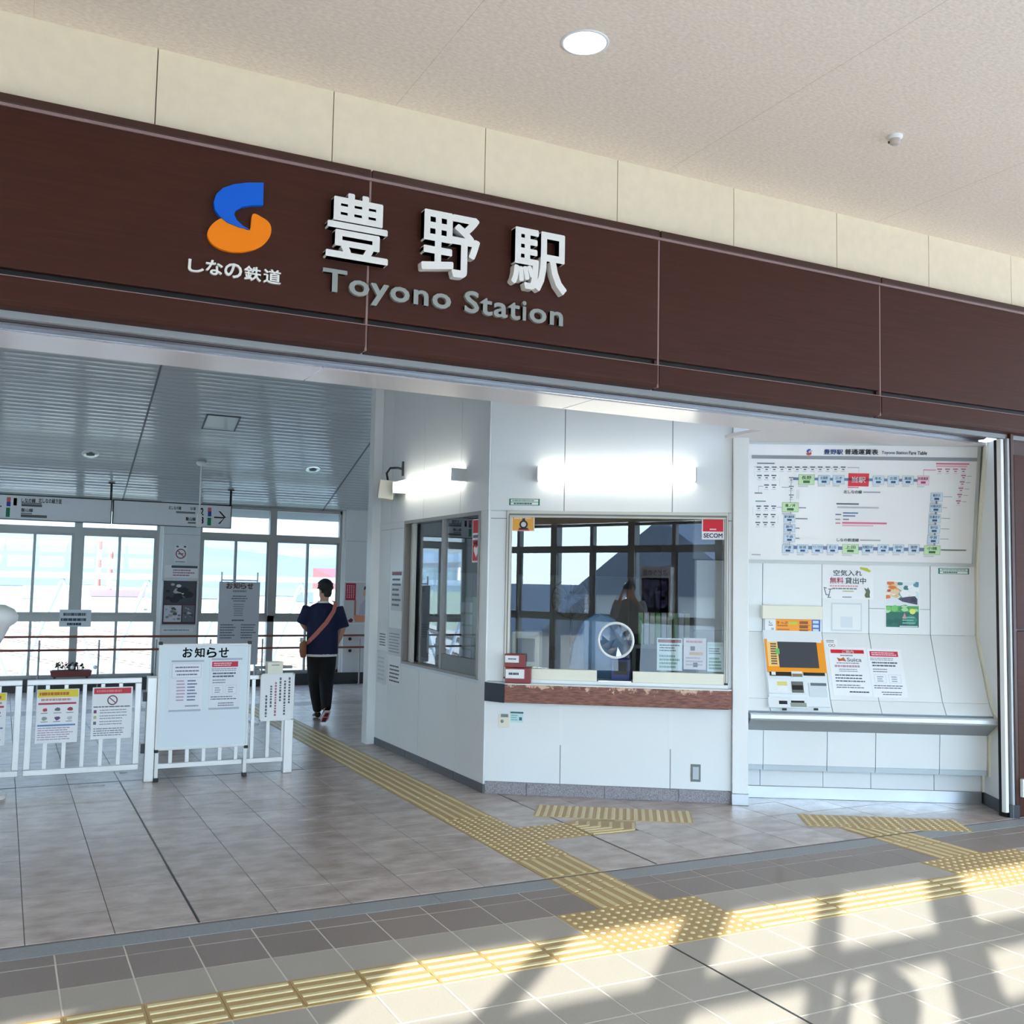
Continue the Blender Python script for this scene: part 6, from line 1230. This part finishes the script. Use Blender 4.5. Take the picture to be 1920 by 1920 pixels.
b.add([xf(v) for v in st_], F); t2 = thing('sling_bag', 'brown sling bag on a pinkish strap worn across the back of the person', 'bag', pt.location); b.build('strap', mat('pinkish_brown_strap', (196, 118, 104), 0.7, var=0.15, scale=60), t2)
b = MB(); loft(b, [((-.225, -.02, .80), .03, .085), ((-.232, -.02, .86), .042, .105), ((-.232, -.02, .95), .042, .105), ((-.222, -.02, 1.0), .022, .09)], seg=16); b.v = [tuple(xf(v)) for v in b.v]; b.build('pouch', mat('brown_leather', (150, 92, 54), 0.6), t2)
b = MB(); loft(b, [((-.245, -.03, .985), .03, .05), ((-.245, -.03, 1.03), .026, .045)], seg=10); b.v = [tuple(xf(v)) for v in b.v]; b.build('white_cloth', PAPER, t2)
# the photographer, seen in the ticket window's reflection
hf = np.array([math.sin(YAW), math.cos(YAW)])
photo = dict(lean=.02, head=(0, .0, 1.60), look=(0, 1), hem=.90, slv=.7, shirt=mat('grey_sweatshirt', (176, 178, 182), 0.85, bump=0.1, bscale=20), trousers=mat('dark_trousers', (36, 40, 50), 0.85), tee=False, wide=1.0, curl=.9,
    shL=(-.18, .02, 1.40), elL=(-.25, .12, 1.16), wrL=(-.10, .30, 1.50), handL=(.2, .2, .95), palmL=(.9, .1, -.1),
    shR=(.18, .02, 1.40), elR=(.25, .12, 1.16), wrR=(.10, .30, 1.50), handR=(-.2, .2, .95), palmR=(-.9, .1, -.1),
    hpL=(-.09, 0, .90), knL=(-.10, .02, .50), anL=(-.11, 0, .09), toeL=(-.13, .13, .03), upL=(0, 0, 1),
    hpR=(.09, 0, .90), knR=(.10, .02, .50), anR=(.11, 0, .09), toeR=(.13, .13, .03), upR=(0, 0, 1), shoe=BLACK, rim=PAPER)
px0 = np.array([*(-hf*.46), 0.0]); pp, xf2 = person('person', 'person in a grey sweatshirt raising a phone, mirrored in the ticket window', tuple(px0), YAW, photo, 1.82)
g = Frame((*(-hf*.075), CAM_Z-0.005), (hf[1], -hf[0], 0)); t = thing('phone', 'black phone held up in both hands by the person mirrored in the glass', 'phone', g.o)
boxo('case', g, -.075, .075, -.036, .036, -.004, .004, BLACK, t, 0.003)

# ================================================================= OUTSIDE
go = setting('ground'); b = MB(); ZG = -7.0
b.box(FL, -3000, 3000, 17.4, 5000, ZG-0.5, ZG); b.build('town_ground', mat('pale_ground', (132, 130, 118), 0.9, var=0.3, scale=0.05, tint=(112, 122, 84)), go)
boxo('forecourt', FL, -300, 300, -400, -1.8, ZG-0.5, ZG, mat('pale_forecourt', (206, 204, 200), 0.9, var=0.1, scale=0.2), go)
# rails below the station
t = thing('railway_tracks', 'railway tracks on pale ballast running away from the station below its windows', 'railway', (10, 40, ZG)); TD = np.array([-0.24, 0.97, 0]); TD /= np.linalg.norm(TD)
TK = Frame((6, 21.5, ZG), (TD[1], -TD[0], 0), TD)
boxo('ballast', TK, -34, 52, 4, 330, 0.001, 0.3, mat('ballast', (140, 132, 120), 0.95, var=0.12, scale=3), t); sl_ = MB()
for i in range(13):
    x = -30+6.2*i
    for d_ in (-.53, .53): boxo('rail', TK, x+d_-.05, x+d_+.05, 4, 330, 0.4, 0.55, mat('rail_steel', (104, 84, 72), 0.5), t)
    for k in range(110): sl_.box(TK, x-1.1, x+1.1, 5+k*2.4, 5.5+k*2.4, 0.3, 0.42)
o_ = sl_.build('sleepers', mat('sleeper', (104, 96, 86), 0.9), t); o_['kind'] = 'stuff'
# white truss of the footbridge just outside the glass
t = thing('bridge_truss', 'white steel truss of the station bridge just outside the back windows', 'truss', (0, 20.6, 0)); TR = mat('white_truss_paint', (176, 180, 184), 0.5); TF = Frame((0, 20.6, 0), (1, 0, 0))
boxo('top_chord', TF, -30, 30, 1.70, 1.82, -.06, .06, TR, t); boxo('bottom_chord', TF, -30, 30, -0.6, -0.4, -.1, .1, TR, t)
for k in range(-14, 15):
    x = 1.0+1.5*k
    for s in (-1, 1): MB().cyl(TF.p(x, 1.70), TF.p(x+.75*s, -.4), .04, seg=6).build('diagonal', TR, t)
for i, (x, y) in enumerate(((-4, 21.0), (20, 21.0))):
    t = thing('catenary_mast', ('overhead line mast seen through the left hall windows', 'overhead line mast far right behind the office')[i], 'mast', (x, y, ZG)); MB().cyl((x, y, ZG), (x, y, 4), .14, .1).build('pole', ALU, t); boxo('crossarm', FL, x-.05, x+.05, y+.1, y+14, 2.2, 2.35, ALU, t)
    for q_ in range(4): MB().cyl((x, y+1+4*q_, 2.2), (x, y+1+4*q_, 1.7), .05).build('insulator', PLASTW, t)
# houses of the town, each one a thing
rr = random.Random(21); RC = [(84, 92, 106), (92, 72, 68), (72, 78, 86), (110, 114, 118), (84, 92, 86)]
def house(x, y, w_, d_, h_, rise, rc, wc, label, group=None, rot=0, zg=ZG, win=3):
    t = thing('house', label, 'house', (x, y, zg), group); c, s = math.cos(rot), math.sin(rot); g = Frame((x, y, zg), (c, s, 0), (0, 0, 1), (s, -c, 0))
    wm = mat('house_wall_%d' % wc[0], wc, 0.8); rm = mat('house_roof_%d' % rc[0], rc, 0.7)
    boxo('walls', g, -w_/2, w_/2, 0, h_, -d_/2, d_/2, wm, t); MB().prism(Frame(g.p(-w_/2-.4, 0, 0), g.n, g.v, g.u), [(-d_/2-.5, h_-.15), (d_/2+.5, h_-.15), (0, h_+rise)], 0, w_+.8).build('roof', rm, t)
    if win:
        for k in range(win):
            u = -w_/2+w_*(k+.5)/win
            for z in (h_*.22, h_*.66):
                wo_ = boxo('window', g, u-.7, u+.7, z-.1, z+1.1, d_/2, d_/2+.06, ALUD, t); boxo('pane', g, u-.6, u+.6, z, z+1.0, d_/2+.06, d_/2+.08, mat('dark_pane', (70, 84, 96), 0.15), wo_)
    return t
pos_ = []; RN = ['slate blue', 'dull red', 'dark grey', 'light grey', 'grey green']
for k in range(90):
    y = 130+rr.random()**1.3*330; x = rr.uniform(-0.2, 0.95)*y
    if abs((x-6)*TD[1]-(y-21.5)*TD[0]-9) < 64 and y < 360: continue
    if any((x-a)**2+(y-c)**2 < (15+y*.03)**2 for a, c in pos_) or (168 < y < 212 and 10 < x < 105): continue
    pos_.append((x, y)); v_ = rr.choice((186, 176, 166, 156))
    house(x, y, rr.uniform(8, 15), rr.uniform(7, 10), rr.uniform(3.4, 6.2), rr.uniform(1.4, 2.2), RC[k % 5], (v_, v_-2, v_-8), 'town house with pale walls and a %s ridged roof beyond the railway tracks' % RN[k % 5], 'houses with %s roofs beyond the tracks' % RN[k % 5], rr.uniform(-.4, .4), win=3 if y < 150 else 0)
t = thing('warehouse', 'long low building with a dull red roof beyond the tracks, right of the column', 'building', (56, 190, ZG)); g = Frame((92, 190, ZG), (1, 0, 0)); boxo('walls', g, -36, 36, 0, 7.2, -10, 10, mat('warehouse_wall', (176, 170, 166), .8), t); MB().prism(Frame(g.p(-36, 0, 0), g.n, g.v, g.u), [(-11, 7.2), (11, 7.2), (11, 8.6), (-11, 11.4)], 0, 72).build('roof', mat('dull_red_roof', (100, 54, 54), .7), t)
t.location = (92, 190, ZG)
for ch in t.children: ch.location = (0, 0, 0); ch.data.transform(Matrix.Translation((-36, 0, 0)))
for i, (x, y, h_) in enumerate(((Frame((0, 300, 0), (1, 0, 0)).at(186, 1040)[0], 300, 19.5), (Frame((0, 306, 0), (1, 0, 0)).at(208, 1040)[0], 306, 17.0))):
    t = thing('chimney', ('taller' if i == 0 else 'shorter')+' red and white banded chimney on the horizon', 'chimney', (x, y, ZG)); MB().cyl((x, y, ZG), (x, y, ZG+h_), .75, .5, seg=14).build('shaft', PAPER, t)
    for k in range(3): z = ZG+h_-1-k*5; MB().cyl((x, y, z-2.2), (x, y, z), 0.70, .66, seg=14).build('red_band', mat('chimney_red', (150, 70, 60), .7), t)
TG = [mat('tree_green', (66, 84, 50), .9, var=.3, scale=.6), mat('tree_dark', (56, 74, 64), .9, var=.3, scale=.6)]
for k in range(16):
    y = rr.uniform(240, 480); x = rr.uniform(.3, .8)*y
    if any((x-a)**2+(y-c)**2 < 196 for a, c in pos_): continue
    pos_.append((x, y)); x = x if k % 2 else x-2; t = thing('tree', ('fresh green','dark bluish')[k % 2]+' rounded tree among the houses beyond the tracks', 'tree', (x, y, ZG), ('green', 'bluish')[k % 2]+' trees in the town'); b = MB(); h_ = rr.uniform(5, 9)
    for q_ in range(5): b.ball((x+rr.uniform(-2, 2), y+rr.uniform(-2, 2), ZG+h_*.6+rr.uniform(-1, 1.5)), rr.uniform(1.8, 3), seg=9, rings=6)
    b.build('crown', TG[k % 2], t); MB().cyl((x, y, ZG), (x, y, ZG+h_*.5), .3, seg=6).build('trunk', mat('bark', (110, 96, 84), .9), t)
# mountains, distance haze mixed into their bluish colours
def ridge(name, y, base, seed, c, amp, trend):
    r_ = random.Random(seed); n = 160; x0, x1 = -0.9*y, 2.2*y; V = []; F = []; ph = [r_.uniform(0, 6.3) for _ in range(7)]
    for i in range(n+1):
        x = x0+(x1-x0)*i/n; u = x/y; h = base*(1+trend(u))+amp*sum(math.sin(u*f_+ph[j])/(j+1) for j, f_ in enumerate((3, 7, 13, 23, 41, 80, 130)))
        V += [(x, y, h), (x, y-.55*y*.5, h*.35), (x, y-.5*y, ZG-3), (x, y+.3*y, ZG-3)]
    for i in range(n): a = 4*i; F += [(a, a+1, a+5, a+4), (a+1, a+2, a+6, a+5), (a, a+4, a+7, a+3)]
    b = MB(); b.add(V, F, None, True); o = b.build(name, mat(name+'_m', c, 1.0, var=.12, scale=.004), None, base=(0, y, 0)); o['kind'] = 'structure'; return o
ridge('mountain_far', 3800, 135, 3, (94, 106, 114), 22, lambda u: .12*math.sin(3*u))
ridge('mountain_near', 1900, 34, 8, (80, 94, 94), 10, lambda u: .25*math.sin(5*u+1))
# the street side, mirrored in the ticket window
house(-9.5, -21, 8.0, 7, 8.6, 2.6, (128, 136, 148), (232, 232, 230), 'white gabled house opposite the station mirrored in the ticket window', rot=math.pi/2, win=2)
house(-22, -23, 10, 8, 6.8, 2.0, (96, 104, 116), (214, 208, 198), 'beige house left of the white gabled house on the street side', rot=math.pi, win=3)
house(-34, -28, 11, 8, 7.4, 2.0, (110, 120, 130), (204, 206, 206), 'grey house farthest left on the street side', rot=math.pi, win=3)
house(4, -26, 10, 8, 7.0, 2.2, (120, 110, 104), (222, 214, 204), 'cream house right of the white gabled house on the street side', rot=math.pi, win=3)
# grape poster hanging in the concourse window, read mirrored in the glass
PF = Frame((-0.25, -1.40, 1.15), (-1, 0, 0))
def d_grape(b, f, W_, H_):
    q(b, f, W_, H_, 0.02, 0.98, 0.02, 0.98, (226, 232, 242)); tx(b, f, W_, H_, 'ぶどうの里', 0.08, 0.82, 0.92, 0.94, (40, 70, 150), 0.03); q(b, f, W_, H_, 0.05, 0.95, 0.04, 0.18, (120, 150, 90)); q(b, f, W_, H_, 0.05, 0.95, 0.18, 0.78, (170, 176, 196)); rr = random.Random(8)
    for _ in range(130):
        cx, cy = rr.uniform(0.1, 0.9), rr.uniform(0.2, 0.74)
        if abs(cx-0.5) < 0.06 and cy < 0.5: continue
        r_ = rr.uniform(0.035, 0.05); c = rr.choice(((92, 84, 140), (120, 110, 166), (74, 66, 118))); b.poly(f, [(W_*(cx+r_*math.cos(a*.785)), H_*cy+W_*r_*math.sin(a*.785)) for a in range(8)], N2+rr.random()*.001, flat(c))
sheet('grape_poster', 'purple grape poster facing the ticket office from the concourse window behind', 'poster', PF, None, d_grape, wh=(-0.25, 0.05, 0.62, 0.92))
